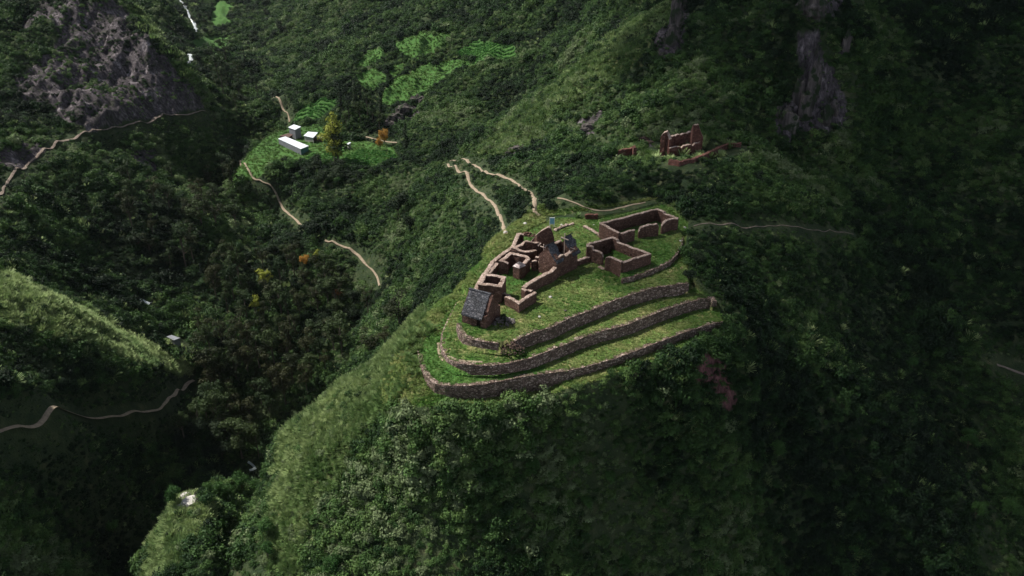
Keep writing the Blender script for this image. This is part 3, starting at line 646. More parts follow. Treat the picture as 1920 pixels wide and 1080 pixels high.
parts.append(wall(None, [dp(.4, DW, HE), dp(2.5, DW, HE+.9), dp(4, DW, HE+1.1), dp(6.5, DW, HE+1.0), dp(LD-.4, DW, HE+.2)], -.5, .8))
def roofpatch(a0, a1, jag, back=.35):
    top = []; n_ = 9; V = []
    for k in range(n_+1):
        f = k/n_; b = DW*.5-(DW*.5+.75)*f; z = HR+.15-(HR-HE+.6)*f
        V += [dp(a0+jag*random.uniform(-.35, .15)*(f > .1), b, z), dp(a1+jag*random.uniform(-.3, .5)-f*jag*.2, b, z)]
    m_ = len(V); V += [(x, y, z-.28) for x, y, z in V]; F = []
    for k in range(n_): a = 2*k; F.append((a, a+1, a+3, a+2)[::-1]); F.append((m_+a, m_+a+1, m_+a+3, m_+a+2)); F.append((a, a+2, m_+a+2, m_+a)); F.append((a+1, m_+a+1, m_+a+3, a+3))
    F.append((0, 1, m_+1, m_)[::-1]); F.append((m_-2, m_-1, 2*m_-1, 2*m_-2))
    o = shape(None, 'roof_patch', V, F, 'slate'); 
    Vb = [dp(a0-.2, DW*.5-.1, HR+.32), dp(a1+.2, DW*.5-.1, HR+.32), dp(a1+.1, DW*.5+.35+back, HR-.35), dp(a0, DW*.5+.35+back, HR-.35)]
    r = shape(None, 'ridge', *prism(Vb, .22), 'slate'); r.parent = o; return o
parts.append(roofpatch(-.6, 1.7, .8)); parts.append(roofpatch(LD-1.5, LD+1.1, 1.2)); sub(D, parts)
def post(uv0, gz, hgt, arms, label, base=None):
    b = P(*uv0, gz); o = empty('timber_pole', tuple(b), label, 'pole', 'wooden poles at the gabled ruin')
    p = shape(None, 'pole', *bar((0, 0, -.3), (0, 0, hgt), .085), 'wood', None); p.parent = o
    for (z, L, ang_, r_) in arms:
        c_, s_ = math.cos(ang_)*L/2, math.sin(ang_)*L/2
        q = shape(None, 'crossbar', *bar((-c_, -s_, z+.15), (c_, s_, z-.15), r_), 'wood'); q.parent = o
    return o
post((1018.5,509.5), 0, 6.3, [(5.6, 1.5, -.3, .11)], 'tallest thin timber pole with a crossbar in front of the left gable')
post((1030.5,506), 0, 3.3, [(3.1, .9, -.5, .13)], 'short timber pole with a stub crossbar against the left gable')
post((1057,503.5), 0, 8.1, [(6.9, 1.7, -.5, .12)], 'timber pole with crossbar rising beside the right hand roof patch')
post((1069,493), 0, 5.2, [(5.0, 2.2, -.4, .08)], 'thin timber pole inside the gabled ruin')

# ------------------------------------------------------------------ slate roofed house at the tip
A0 = P(866.5, 604.2, 0)[:2]; B0 = P(911.5, 617.2, 0)[:2]; ex = (B0-A0); LX = np.linalg.norm(ex); ex /= LX; ey = np.array([-ex[1], ex[0]]); DY = 5.2; EH, RH = 2.6, 5.9
def hp(a, b, z): q = A0+ex*a+ey*b; return (float(q[0]), float(q[1]), z)
hs = empty('slate_roofed_house', (*A0, 0), 'small stone house with steep grey slate roof at the tip of the platform', 'house')
dx0, dx1 = LX*.60, LX*.76; dh = 2.05; parts = []
t_ = .7
parts.append(wall(None, [hp(0, t_/2, EH), hp(dx0, t_/2, EH)], -.6, t_, cap=None)); parts.append(wall(None, [hp(dx1, t_/2, EH), hp(LX, t_/2, EH)], -.6, t_, cap=None))
V, F = prism([hp(dx0-.3, -.03, EH), hp(dx1+.3, -.03, EH), hp(dx1+.3, t_+.02, EH), hp(dx0-.3, t_+.02, EH)][::-1], EH-dh); parts.append(shape(None, 'lintel', V, F, 'adobe'))
V, F = prism([hp(dx0-.02, .32, dh), hp(dx1+.02, .32, dh), hp(dx1+.02, .4, dh), hp(dx0-.02, .4, dh)][::-1], dh+.3); parts.append(shape(None, 'door', V, F, 'dark'))
for a in (t_/2, LX-t_/2):
    parts.append(wall(None, [hp(a, t_+.003, EH+.55), hp(a, DY*.5, RH-.1), hp(a, DY-.003-t_, EH+.55)], -.6, t_, cap=None, name='gable', rough=.02))
parts.append(wall(None, [hp(0, DY-t_/2, EH), hp(LX, DY-t_/2, EH)], -.6, t_, cap=None))
def slope(sgn):
    V = []; n_ = 12; m_ = 9
    for k in range(n_+1):
        for i in range(m_+1):
            f = k/n_; a = .2+(LX-.85)*i/m_; b = DY*.5-sgn*(DY*.5+.55)*f; z = RH-(RH-EH+.45)*f-.03*math.sin(f*3.1)+.035*(k % 2)+random.uniform(-.03, .03)
            if i in (0, m_): a += random.uniform(-.08, .08)
            V.append(hp(a, b, z))
    c = len(V); V += [(x, y, z-.3) for x, y, z in V]; W_ = m_+1; F = []
    for k in range(n_):
        for i in range(m_):
            q = (k*W_+i, k*W_+i+1, (k+1)*W_+i+1, (k+1)*W_+i); F.append(q if sgn < 0 else q[::-1]); F.append(tuple(c+j for j in (q[::-1] if sgn < 0 else q)))
    for k in range(n_):
        for i in (0, m_): F.append((k*W_+i, (k+1)*W_+i, c+(k+1)*W_+i, c+k*W_+i))
    for i in range(m_): F.append((n_*W_+i, n_*W_+i+1, c+n_*W_+i+1, c+n_*W_+i))
    return V, F
rf = shape(None, 'roof', *slope(1), 'slate'); rb = shape(None, 'roof', *slope(-1), 'slate')
V, F = shp_join([prism([hp(.1, DY*.5-.22, RH+.12), hp(LX-.5, DY*.5-.22, RH+.12), hp(LX-.5, DY*.5+.22, RH+.12), hp(.1, DY*.5+.22, RH+.12)][::-1], .3)]); rc = shape(None, 'ridge_cap', V, F, 'slate'); rc.parent = rf
parts += [rf, rb]; sub(hs, parts)

# ------------------------------------------------------------------ far ruin on the slope behind
gz = float(G(1285, 290, 200, 300)[2])+.3; FD = P(1285, 284, gz)
fr = empty('hillside_ruin', tuple(FD), 'dark red ruined house with two pointed gable ends on the shaded slope behind', 'ruin'); 
parts = [wall(None, WP([(1256,256,4.2),(1262,254.5,4.2),(1264,254.5,4.0),(1268,253,4.3),(1272,252,4.4),(1275,253,4.1),(1279,251,4.4),(1284,249.5,4.4),(1286,250.5,4.1),(1290,248,4.4),(1299,245.5,4.6)], gz), gz-1.5, .8, 'farstone'),
         wall(None, WP([(1240,254,5.2),(1247,247,6.4),(1252,246,6.4),(1257,262,4.4)], gz), gz-1.5, .8, 'farstone', name='gable'),
         wall(None, WP([(1298,246,5.4),(1302,234,7.8),(1309,233.5,7.8),(1318,257,4.2)], gz), gz-1.5, .8, 'farstone', name='gable'),
         wall(None, WP([(1254,278,2.0),(1262,275.5,2.3),(1270,274.5,2.4),(1276,277,1.7),(1281,273,2.4),(1292,270.5,2.7),(1297,273.5,1.9),(1302,268.5,2.7),(1313,265,2.9)], gz), gz-1.5, .8, 'farstone')]
sub(fr, parts)
rl = [(1256,299),(1275,302),(1300,297),(1325,287),(1350,275),(1367,268),(1390,268)]; rbm = [(1256,309),(1287,310),(1300,307),(1328,298),(1350,289),(1387,279),(1392,276)]
pp = [G(u, v+8, 190, 300) for u, v in rl]; tp = []
for (u, v), g in zip(rl, pp): d = ray(u, v); s_ = g[1]/d[1]; tp.append((d[0]*s_, g[1], CH+d[2]*s_))
tag(wall(None, tp, [g[2]-1.5 for g in pp], .9, 'farstone', None, batter=.1, name='retaining_wall', rough=.15), 'dark red retaining wall sloping down right below the hillside ruin', 'retaining wall')
tp = [(1160,282),(1172,280),(1188,274),(1191,279)]; pp = [G(u, v+24, 190, 300) for u, v in tp]; tq = []
for (u, v), g in zip(tp, pp): d = ray(u, v); s_ = g[1]/d[1]; tq.append((d[0]*s_, g[1], CH+d[2]*s_))
tag(wall(None, tq, [g[2]-1 for g in pp], .9, 'farstone', None, name='wall_fragment', rough=.3), 'small red wall fragment left of the hillside ruin', 'ruined wall')
tp = [(1097,402),(1110,401.5),(1121,402)]; g = G(1110, 410, 150, 260); tq = []
for (u, v) in tp: d = ray(u, v); s_ = g[1]/d[1]; tq.append((d[0]*s_, g[1], CH+d[2]*s_))
tag(wall(None, tq, g[2]-1, .9, 'farstone', None, name='wall_fragment', rough=.15), 'short dark red wall set in the bank behind the platform', 'ruined wall')
tp = [(1040,432),(1050,427),(1062,422),(1075,419)]
tag(wall(None, WP([(u, v, .5) for u, v in tp], 0), -.4, .7, 'terr', 'cap', name='stone_row', rough=.15, caph=.2), 'low tumbled row of stones behind the pointed gable wall', 'stone wall')
tp = [(1095,424),(1108,430),(1120,437),(1131,446)]
tag(wall(None, WP([(u, v, .5) for u, v in tp], 0), -.4, .7, 'terr', 'cap', name='stone_row', rough=.15, caph=.2), 'low stone edging running to the corner of the square ruin', 'stone wall')

# ------------------------------------------------------------------ blue notice board
b = P(1035, 425, .4); sg = empty('notice_board', tuple(b), 'blue notice board with white frame at the path end behind the ruins', 'sign')
V, F = prism([(-.62, -.05, 2.3), (.62, -.05, 2.3), (.62, .05, 2.3), (-.62, .05, 2.3)][::-1], 1.7); q = shape(None, 'frame', V, F, 'white'); q.parent = sg
V, F = prism([(-.5, -.075, 2.17), (.5, -.075, 2.17), (.5, -.053, 2.17), (-.5, -.053, 2.17)][::-1], 1.42); q = shape(None, 'panel', V, F, 'blue'); q.parent = sg
for s_ in (-.5, .5):
    q = shape(None, 'leg', *bar((s_, 0, -.4), (s_, 0, .62), .05), 'white'); q.parent = sg
# ------------------------------------------------------------------ farm
def fz(u, v): return np.array([0, 0, FZ+.05])
def roofed(name, label, roofpx, hts, wallmat, roofmat, gz, drop, inset=.35, cat='shed', extra=None):
    top = [P(u, v, gz+h) for (u, v), h in zip(roofpx, hts)]; c = np.mean(top, 0)
    o = empty(name, (c[0], c[1], gz), label, cat, 'farm buildings')
    area_ = (lambda t: sum(t[i][0]*t[(i+1)%len(t)][1]-t[(i+1)%len(t)][0]*t[i][1] for i in range(len(t))))(top); V, F = prism(top[::-1] if area_ < 0 else top, .18); F = [F[0], F[1]]+[f[::-1] for f in F[2:]]
    parts = [shape(None, 'roof', V, F, roofmat)]
    ins = [c+(t-c)*(1-inset/np.linalg.norm((t-c)[:2]))-np.array([0, 0, .19]) for t in top]
    nV = len(ins); V = [tuple(t) for t in ins]+[(t[0], t[1], gz-1.2) for t in ins]
    for i in range(nV):
        j = (i+1) % nV
        parts.append(shape(None, 'wall', [V[i], V[i+nV], V[j+nV], V[j], *[tuple(np.array(q)+np.array([(c[0]-q[0])*.03, (c[1]-q[1])*.03, 0])) for q in (V[i], V[i+nV], V[j+nV], V[j])]],
              [(0, 1, 2, 3), (7, 6, 5, 4), (0, 3, 7, 4), (1, 5, 6, 2), (0, 4, 5, 1), (3, 2, 6, 7)], wallmat if isinstance(wallmat, str) else wallmat[i % len(wallmat)]))
    for (i, f0, f1, z0, z1, nm, mt) in (extra or []):
        a = np.array(ins[i]); b = np.array(ins[(i+1) % nV]); d = b-a; nr = np.array([d[1], -d[0], 0]); nr /= np.linalg.norm(nr); nr *= np.sign(nr@((a+b)/2-c))
        q = [a+d*f0+nr*.05, a+d*f1+nr*.05, a+d*f1-nr*.03, a+d*f0-nr*.03]; q = [np.array([t[0], t[1], gz+z1]) for t in q]
        parts.append(shape(None, nm, *prism(q, z1-z0), mt))
    sub(o, parts); return o
g1 = fz(560, 286)[2]
roofed('long_shed', 'longest farm building with a bright pale metal roof and teal end wall', [(521,259.8),(535,255.8),(579,273.4),(564,279.3)], [2.9,2.5,2.5,2.9], ['greywall','greywall','teal','greywall'], 'zinc', g1, 2.6,
       extra=[(0,.08,.16,0,2.1,'door','dark'),(0,.3,.4,.8,1.9,'window','dark'),(0,.52,.62,.8,1.9,'window','dark'),(0,.75,.85,.8,1.9,'window','dark')])
g2 = fz(557, 254)[2]
roofed('two_storey_farmhouse', 'grey two storey farmhouse with a pale roof at the back left of the farm', [(540,238.5),(551,233.2),(564.5,237.5),(553,243.3)], [5.0,5.4,5.4,5.0], 'greywall', 'zinc', g2, 4, cat='house',
       extra=[(0,.3,.5,3.2,4.2,'window','dark'),(0,.65,.8,0,1.9,'door','dark'),(1,.3,.5,3.2,4.2,'window','dark')])
g3 = fz(580, 266)[2]
roofed('farmhouse', 'whitewashed farmhouse with a pale metal roof right of the two storey house', [(569,254.3),(577.5,246.8),(596,248.2),(587.5,258.3)], [2.8,3.6,3.6,2.8], ['palewall','palewall','brownroof','palewall'], 'zinc', g3, 3, cat='house',
       extra=[(0,.15,.25,0,1.9,'door','dark'),(0,.55,.7,1,1.8,'window','dark')])
roofed('lean_to', 'low lean-to with a dull roof attached right of the whitewashed farmhouse', [(590.5,257.5),(593,254.3),(606,254.8),(604,258.5)], [2.2,2.5,2.5,2.2], 'brownroof', 'greywall', g3, 3)
roofed('brown_hut', 'rusty brown roofed hut squeezed behind the long shed', [(523,255),(541,249.5),(549.5,252.5),(541,257.5)], [2.0,2.6,2.4,1.9], 'brownroof', 'brownroof', g1, 3, cat='hut')
g4 = fz(654, 276)[2]
roofed('small_shelter', 'tiny pale roofed shelter right of the tall yellow green tree', [(649.5,269.5),(655.5,266.3),(658.5,267),(653,271)], [2.3,2.6,2.5,2.2], 'palewall', 'zinc', g4, 3, cat='hut')
g5 = G(326, 642, 280, 420)[2]
roofed('gorge_shelter', 'small pale roof sheltering beside the stream deep in the gorge', [(312,631),(322,628),(338,633.5),(326,638)], [2.3,2.6,2.5,2.2], 'greywall', 'greywall', g5, 3, cat='hut')

# ------------------------------------------------------------------ rocks
def rockmesh(name, r, seed, sq=(1, 1, .7), mat='rock', sub_=2):
    import bmesh
    bm = bmesh.new(); bmesh.ops.create_icosphere(bm, subdivisions=sub_, radius=1)
    rr = np.random.default_rng(seed); pl = rr.normal(size=(9, 3)); pl /= np.linalg.norm(pl, axis=1)[:,None]; dd_ = rr.uniform(.55, .9, 9)
    for v in bm.verts:
        p = np.array(v.co)
        for a, b in zip(pl, dd_):
            t = p@a
            if t > b: p = p-a*(t-b)
        p = p*np.array(sq)*r*(1+.05*rr.normal()); v.co = p
    me = bpy.data.meshes.new(name); bm.to_mesh(me); bm.free(); me.materials.append(M[mat]); return me
# pale outcrop on the pinnacle
pin = G(350, 942, 150, 200)
for k, (u, v, r, lab) in enumerate([(357,945,1.6,'largest white rock on top of the pinnacle at lower left'), (350,934,1.3,'upper white rock of the pinnacle top'), (338,952,.9,'small white rock left of the pinnacle top'), (345,949,.8,'small white rock wedged between the two big ones on the pinnacle')]):
    g = G(u, v, 150, 200); o = link('pale_boulder', rockmesh('pale_boulder', r, 40+k, (1.2, 1, .6), 'paleroc'), None, (g[0], g[1], g[2]+r*.25)); tag(o, lab, 'rock', 'white rocks on the pinnacle')
# single stones lying on the turf
for k, (u, v, r, lab) in enumerate([(1032.5,557,.35,'small white stone on the wide lawn'), (1012,594,.3,'small pale stone on the turf near the yard wall corner'), (1060,583,.28,'dark stone by the top terrace wall'), (1114,423,.35,'white stone on the turf behind the square ruin'),
       (1053,423,.45,'white boulder in the stone row behind the gable'), (1284,427,.35,'white stone at the right end of the long hall'), (1276,452,.3,'pale stone on the curved lawn wall'), (961,600,.35,'pale boulder at the right end of the stone heap'), (955,597,.3,'second pale boulder beside the stone heap'),
       (932,581,.35,'lit boulder between the house and the yard wall'), (984,420,.5,'pale rock at the back left corner of the ruins'), (948,438,.6,'tall pale rock where the lower path meets the ruins')]):
    g = P(u, v, ZL if u > 1170 else .1)
    if v < 445 and u < 1000: g = G(u, v, 150, 260)
    o = link('boulder', rockmesh('boulder', r, 60+k, (1.1, .9, .75), 'paleroc' if 'pale' in lab or 'white' in lab else 'rock'), None, (g[0], g[1], g[2]+r*.2)); tag(o, lab, 'rock')
# rubble: nobody could count it
def scatter_rocks(name, spots, label, mat='rock', n_=70, rs=(.12, .5)):
    V = []; F = []
    protos = [rockmesh('r', 1, 200+i, (1.1, .9, .8), mat, 1) for i in range(4)]
    for (c, rx, ry, zf) in spots:
        for k in range(n_):
            a = random.uniform(0, 6.28); q = math.sqrt(random.random()); x = c[0]+rx*q*math.cos(a); y = c[1]+ry*q*math.sin(a); r = random.uniform(*rs)*(1.3-.6*q); z = c[2]+zf*(1-q)+random.uniform(-.1, .1)
            pm = protos[k % 4]; s = len(V); ca_, sa_ = math.cos(a*7), math.sin(a*7)
            for v in pm.vertices: V.append((x+(v.co.x*ca_-v.co.y*sa_)*r, y+(v.co.x*sa_+v.co.y*ca_)*r, z+v.co.z*r))
            F += [tuple(i+s for i in p.vertices) for p in pm.polygons]
    return tag(link(name, mesh_data(name, V, F, M[mat])), label, 'rubble', None, 'stuff')
scatter_rocks('stone_rubble', [(P(943,604,.1), 2.3, 1.6, .9)], 'dark heap of loose grey stones beside the slate roofed house', 'rock', 90)
M['rubb'] = plain('brown rubble', (.075, .05, .04), .95, .6, 1.2)
scatter_rocks('collapsed_wall_rubble', [(P(957,656,-1.6), 2.6, 1.7, 1.6), (P(940,648,-1.2), 2.0, .9, .7)], 'brown earth and stones of the collapsed stretch of top terrace wall', 'rubb', 150, (.1, .32))
scatter_rocks('fallen_stones', [(P(1006,497,.1), 1.6, 2.2, 1.0), (P(988,441,.2), 2.0, 1.2, .6), (P(1041,515,.1), .8, .8, .2)], 'fallen stones between the small ruined rooms', 'adobe', 45)
# bare rock ribs on the cliffs and scars
def ribs(name, spec, label, mat='rock', cat='cliff'):
    gs = [G(c_[0], c_[1], c_[2], c_[3]) for c_ in spec]; root = empty(name, tuple(gs[0]), label, cat)
    for k, (u, v, s0, s1, w_, h_) in enumerate(spec):
        V = []; F = []
        g = G(u, v, s0, s1); me = rockmesh('r', 1, 300+k, (1, 1, 1), mat, 3); s = len(V)
        for q in me.vertices:
            c_ = q.co; nz = 1+.22*float(fbm(c_.x*5+k, c_.z*3+c_.y*4, 1, 4, 9)*1.6); V.append((g[0]+c_.x*w_*nz, g[1]+c_.y*w_*.7*nz+w_*.2, g[2]+c_.z*h_*nz))
        F += [tuple(i+s for i in p.vertices) for p in me.polygons]
        V = [tuple(np.array(q)-gs[0]) for q in V]; link('rock_rib', mesh_data('rock_rib', V, F, M[mat]), root)
    return root
ribs('rock_outcrop', [(1475,238,260,300,4,6),(1462,222,260,300,3,4),(1510,215,260,300,2.6,11),(1524,180,260,320,2.2,13),(1545,230,260,300,2.6,6),(1562,212,260,310,2,5),(1520,20,260,330,6,5),(1585,95,260,330,1.6,7),(1496,190,260,320,2.2,8)], 'tall fluted grey cliff on the dark slope upper right', 'cliff')
ribs('rock_outcrop', [(1268,55,270,350,2.5,9),(1262,85,270,350,3,7),(1272,20,270,350,3,8)], 'dark narrow cliff at the top right of the lit ridge', 'cliff')
ribs('rock_outcrop', [(762,215,380,450,6,5),(745,228,380,450,5,4),(785,195,380,450,5,5),(728,238,380,450,4,3)], 'dark rock step below the high fields', 'cliff')
ribs('rock_outcrop', [(965,284,240,320,2.4,1.4),(957,290,240,320,2.2,1.2),(972,279,240,320,2,1.3)], 'dark rocks at the foot of the lit ridge')
ribs('rock_outcrop', [(1105,240,240,300,2.5,1.4),(1099,246,240,300,2.3,1.2),(1112,234,240,300,2,1.2)], 'dark rocks right of the lit ridge')
ribs('rock_outcrop', [(1200,265,220,270,1.7,.9),(1208,262,220,270,1.5,.9),(1216,268,220,270,1.6,.7)], 'pale rocks beside the hillside ruin', 'rubb')
# ------------------------------------------------------------------ leaf clump prototypes (kept out of the scene, only instanced)
def leaf_cloud(clumps, nleaf, lsize, seed, flat=.0, tri=True):
    """leaves spread through the shells of several clumps: (centre, radii)"""
    rr = np.random.default_rng(seed); wts = np.array([max(c[1])**2 for c in clumps]); wts = wts/wts.sum(); V = []
    for (c, r), w in zip(clumps, wts):
        k = max(6, int(nleaf*w)); d = rr.normal(size=(k, 3)); d /= np.linalg.norm(d, axis=1)[:,None]
        d[:,2] = np.where(d[:,2] < -.35, -d[:,2], d[:,2])
        rad_ = rr.uniform(.62, 1.08, k)[:,None]; rad_ *= (1+.22*np.sin(d[:,:1]*7+seed)+.18*np.cos(d[:,1:2]*9+seed*2))
        p = np.array(c)+d*rad_*np.array(r)
        nrm = d+rr.normal(size=(k, 3))*.45; nrm /= np.linalg.norm(nrm, axis=1)[:,None]
        t = np.cross(nrm, rr.normal(size=(k, 3))); t /= np.linalg.norm(t, axis=1)[:,None]; b = np.cross(nrm, t)
        s = lsize*rr.uniform(.6, 1.35, k)[:,None]
        V.append(np.stack([p-t*s-b*s*.5, p+t*s-b*s*.5, p+t*s*.5+b*s*.8, p-t*s*.6+b*s*.7], 1))
    V = np.concatenate(V).reshape(-1, 3); Q_ = np.arange(len(V)).reshape(-1, 4); return V, Q_
def blade_tuft(n_, h, spread, w, seed):
    rr = np.random.default_rng(seed); a = rr.uniform(0, 6.28, n_); q = rr.uniform(0, 1, n_)**.6
    b = np.stack([np.cos(a)*q*spread*.35, np.sin(a)*q*spread*.35, np.zeros(n_)-.1], -1)
    tip = b+np.stack([np.cos(a)*q*spread, np.sin(a)*q*spread, h*rr.uniform(.5, 1, n_)*(1-.45*q)+.1], -1)
    s = np.stack([-np.sin(a), np.cos(a), np.zeros(n_)], -1)*w*rr.uniform(.6, 1.3, n_)[:,None]
    V = np.stack([b-s, b+s, tip+s*.35, tip-s*.35], 1).reshape(-1, 3); return V, np.arange(len(V)).reshape(-1, 4)
def proto(name, VQ, mat):
    o = bpy.data.objects.new(name, fast_mesh(name, VQ[0], VQ[1], M[mat], False)); return o
def proto_col(name, objs):
    c = bpy.data.collections.new(name)
    for i, o in enumerate(objs): o.name = '%s_%02d' % (name, i); c.objects.link(o)
    return c
def bush_clumps(seed, k=5, r=1.0):
    rr = np.random.default_rng(seed); out = [((0, 0, .35*r), (.75*r, .75*r, .6*r))]
    for i in range(k): a = rr.uniform(0, 6.28); q = rr.uniform(.25, .7)*r; out.append(((math.cos(a)*q, math.sin(a)*q, rr.uniform(.2, .75)*r), tuple(rr.uniform(.3, .5)*r for _ in range(3))))
    return out
shrubs = proto_col('shrub_kind', [proto('s', leaf_cloud(bush_clumps(i, 4+i % 3), 430, .088, i), 'shrub') for i in range(6)])
tufts = proto_col('tussock_kind', [proto('t', blade_tuft(70, 1.0, .75, .055, 20+i), 'tus') for i in range(4)])
turfs = proto_col('turf_kind', [proto('t', blade_tuft(22, .28, .8, .08, 40+i), 'turf') for i in range(4)])
fields = proto_col('field_kind', [proto('t', blade_tuft(26, .5, .8, .1, 45+i), 'field') for i in range(4)])
crops = proto_col('crop_kind', [proto('t', leaf_cloud([((0, 0, .3), (.7, .7, .45))], 60, .2, 60+i), 'crop') for i in range(3)])

def instancer(name, pts_, scale, tint, coll, label, cat, sq=None, tilt=.25):
    me = bpy.data.meshes.new(name); me.vertices.add(len(pts_)); me.vertices.foreach_set('co', np.asarray(pts_, np.float32).ravel())
    rr = np.random.default_rng(len(pts_)); n_ = len(pts_)
    sc = np.stack([scale*rr.uniform(.8, 1.25, n_), scale*rr.uniform(.8, 1.25, n_), scale*(rr.uniform(.65, 1.25, n_) if sq is None else sq)], -1)
    rot = np.stack([rr.normal(0, tilt, n_), rr.normal(0, tilt, n_), rr.uniform(0, 6.28, n_)], -1)
    for nm, ty, dat, key in (('scl', 'FLOAT_VECTOR', sc, 'vector'), ('rot', 'FLOAT_VECTOR', rot, 'vector'), ('tint', 'FLOAT', tint, 'value'), ('pick', 'INT', rr.integers(0, 50, n_), 'value')):
        a = me.attributes.new(nm, ty, 'POINT'); a.data.foreach_set(key, np.ascontiguousarray(dat, np.int32 if ty == 'INT' else np.float32).ravel())
    o = link(name, me); tag(o, label, cat, None, 'stuff')
    ng = bpy.data.node_groups.new(name, 'GeometryNodeTree')
    ng.interface.new_socket('Geometry', in_out='INPUT', socket_type='NodeSocketGeometry'); ng.interface.new_socket('Geometry', in_out='OUTPUT', socket_type='NodeSocketGeometry')
    gi = ng.nodes.new('NodeGroupInput'); go = ng.nodes.new('NodeGroupOutput'); ip = ng.nodes.new('GeometryNodeInstanceOnPoints'); ci = ng.nodes.new('GeometryNodeCollectionInfo')
    ci.inputs['Collection'].default_value = coll; ci.inputs['Separate Children'].default_value = True; ci.inputs['Reset Children'].default_value = True
    def na(nm, ty):
        q = ng.nodes.new('GeometryNodeInputNamedAttribute'); q.data_type = ty; q.inputs['Name'].default_value = nm; return q.outputs['Attribute']
    e2r = ng.nodes.new('FunctionNodeEulerToRotation')
    L = ng.links.new; L(gi.outputs[0], ip.inputs['Points']); L(ci.outputs[0], ip.inputs['Instance']); ip.inputs['Pick Instance'].default_value = True
    L(na('pick', 'INT'), ip.inputs['Instance Index']); L(na('rot', 'FLOAT_VECTOR'), e2r.inputs[0]); L(e2r.outputs[0], ip.inputs['Rotation']); L(na('scl', 'FLOAT_VECTOR'), ip.inputs['Scale'])
    L(ip.outputs[0], go.inputs[0]); md = o.modifiers.new('scatter', 'NODES'); md.node_group = ng; return o

# ------------------------------------------------------------------ where things grow
_e1 = np.stack([TX[1:,:-1]-TX[:-1,:-1], TY[1:,:-1]-TY[:-1,:-1], TZ[1:,:-1]-TZ[:-1,:-1]], -1); _e2 = np.stack([TX[:-1,1:]-TX[:-1,:-1], TY[:-1,1:]-TY[:-1,:-1], TZ[:-1,1:]-TZ[:-1,:-1]], -1)
AREA = np.linalg.norm(np.cross(_e1, _e2), axis=-1)
_r0 = np.minimum.accumulate(TV, 0)[:-1,:-1]
SEEN = (TV[:-1,:-1] < _r0+30) & (TU[:-1,:-1] > -260) & (TU[:-1,:-1] < 2180) & (TV[:-1,:-1] > -120) & (TV[:-1,:-1] < 1320)
def candidates(n_, rmin, rmax, seed):
    """spread evenly over the real surface of the slopes, steep faces included"""
    rr = np.random.default_rng(seed); m_ = SEEN & (rad[:-1,None] >= rmin) & (rad[:-1,None] < rmax); p = (AREA*m_).ravel(); cs = np.cumsum(p)
    k = np.searchsorted(cs, rr.uniform(0, cs[-1], n_)); i, j = np.divmod(k, NA-1); i = np.minimum(i, NR-2)
    r = rad[i]+(rad[i+1]-rad[i])*rr.uniform(0, 1, n_); a = ang[j]+(ang[1]-ang[0])*rr.uniform(0, 1, n_)
    print('area', rmin, rmax, int(cs[-1]), n_/cs[-1]); return r*np.sin(a), r*np.cos(a), rr
def visible(x, y, slack=3.0):
    """keep what the valley shows from around the camera, with a margin"""
    z = ground(x, y); u, v = proj(x, y, z); a = np.clip((np.arctan2(x, y)-ang[0])/(ang[1]-ang[0]), 0, NA-1).astype(int)
    r = np.clip(np.interp(np.hypot(x, y), rad, np.arange(NR)), 1, NR-1).astype(int)
    return z, u, v, (v < RUN[r-1, a]+slack*14) & (u > -260) & (u < 2180) & (v > -120) & (v < 1300)
RUN = np.minimum.accumulate(TV, 0)
pth = np.vstack(PATHPTS); 
_cell = {}
for p_ in pth: _cell.setdefault((int(p_[0]//2), int(p_[1]//2)), []).append(p_)
def near_path(x, y, d0=1.1):
    out = np.zeros(len(x), bool); ci = (x//2).astype(int); cj = (y//2).astype(int)
    for i in range(len(x)):
        m_ = 1 if d0 < 2 else 2
        for a in range(-m_, m_+1):
            for b in range(-m_, m_+1):
                for q in _cell.get((ci[i]+a, cj[i]+b), ()):
                    if (q[0]-x[i])**2+(q[1]-y[i])**2 < (d0*(.75+np.hypot(x[i], y[i])/700))**2: out[i] = True
    return out
def masks(x, y, z):
    a = np.clip((np.arctan2(x, y)-ang[0])/(ang[1]-ang[0]), 0, NA-1).round().astype(int); r = np.clip(np.interp(np.hypot(x, y), rad, np.arange(NR)), 0, NR-1).round().astype(int)
    c = cover[r, a]; return c, TM[r, a] > .3, RT[r, a], RM[r, a] | BANK[r, a], RC[r, a]
CLR = []
for u, v, r_, a_, b_ in [(1275,282,11,190,300),(1250,285,8,190,300),(1300,278,9,190,300),(1262,306,4.3,190,300),(1290,310,4.3,190,300),(1320,300,6,190,300),(1340,294,6,190,300),(1358,287,6,190,300),(1378,284,6,190,300),(1176,290,5,190,300),(1110,408,4,150,260),(326,640,6,250,420),(350,945,3.2,150,200)]:
    g = G(u, v, a_, b_); CLR.append((g[0], g[1], r_))
def cleared(x, y):
    o = np.zeros(len(x), bool)
    for a, b, r_ in CLR: o |= (x-a)**2+((y-b)*1.0)**2 < r_*r_
    q = (x > -50) & (x < 75) & (y > 85) & (y < 215); d_ = np.full(len(x), 99.); d_[q] = seg_nearest(x[q], y[q], OUT[:,:2], OUT[:,2])[0]
    return o | (d_ < np.where(x > 36, .7, 2.4))
SH = [[], [], []]; TS = [[], [], []]
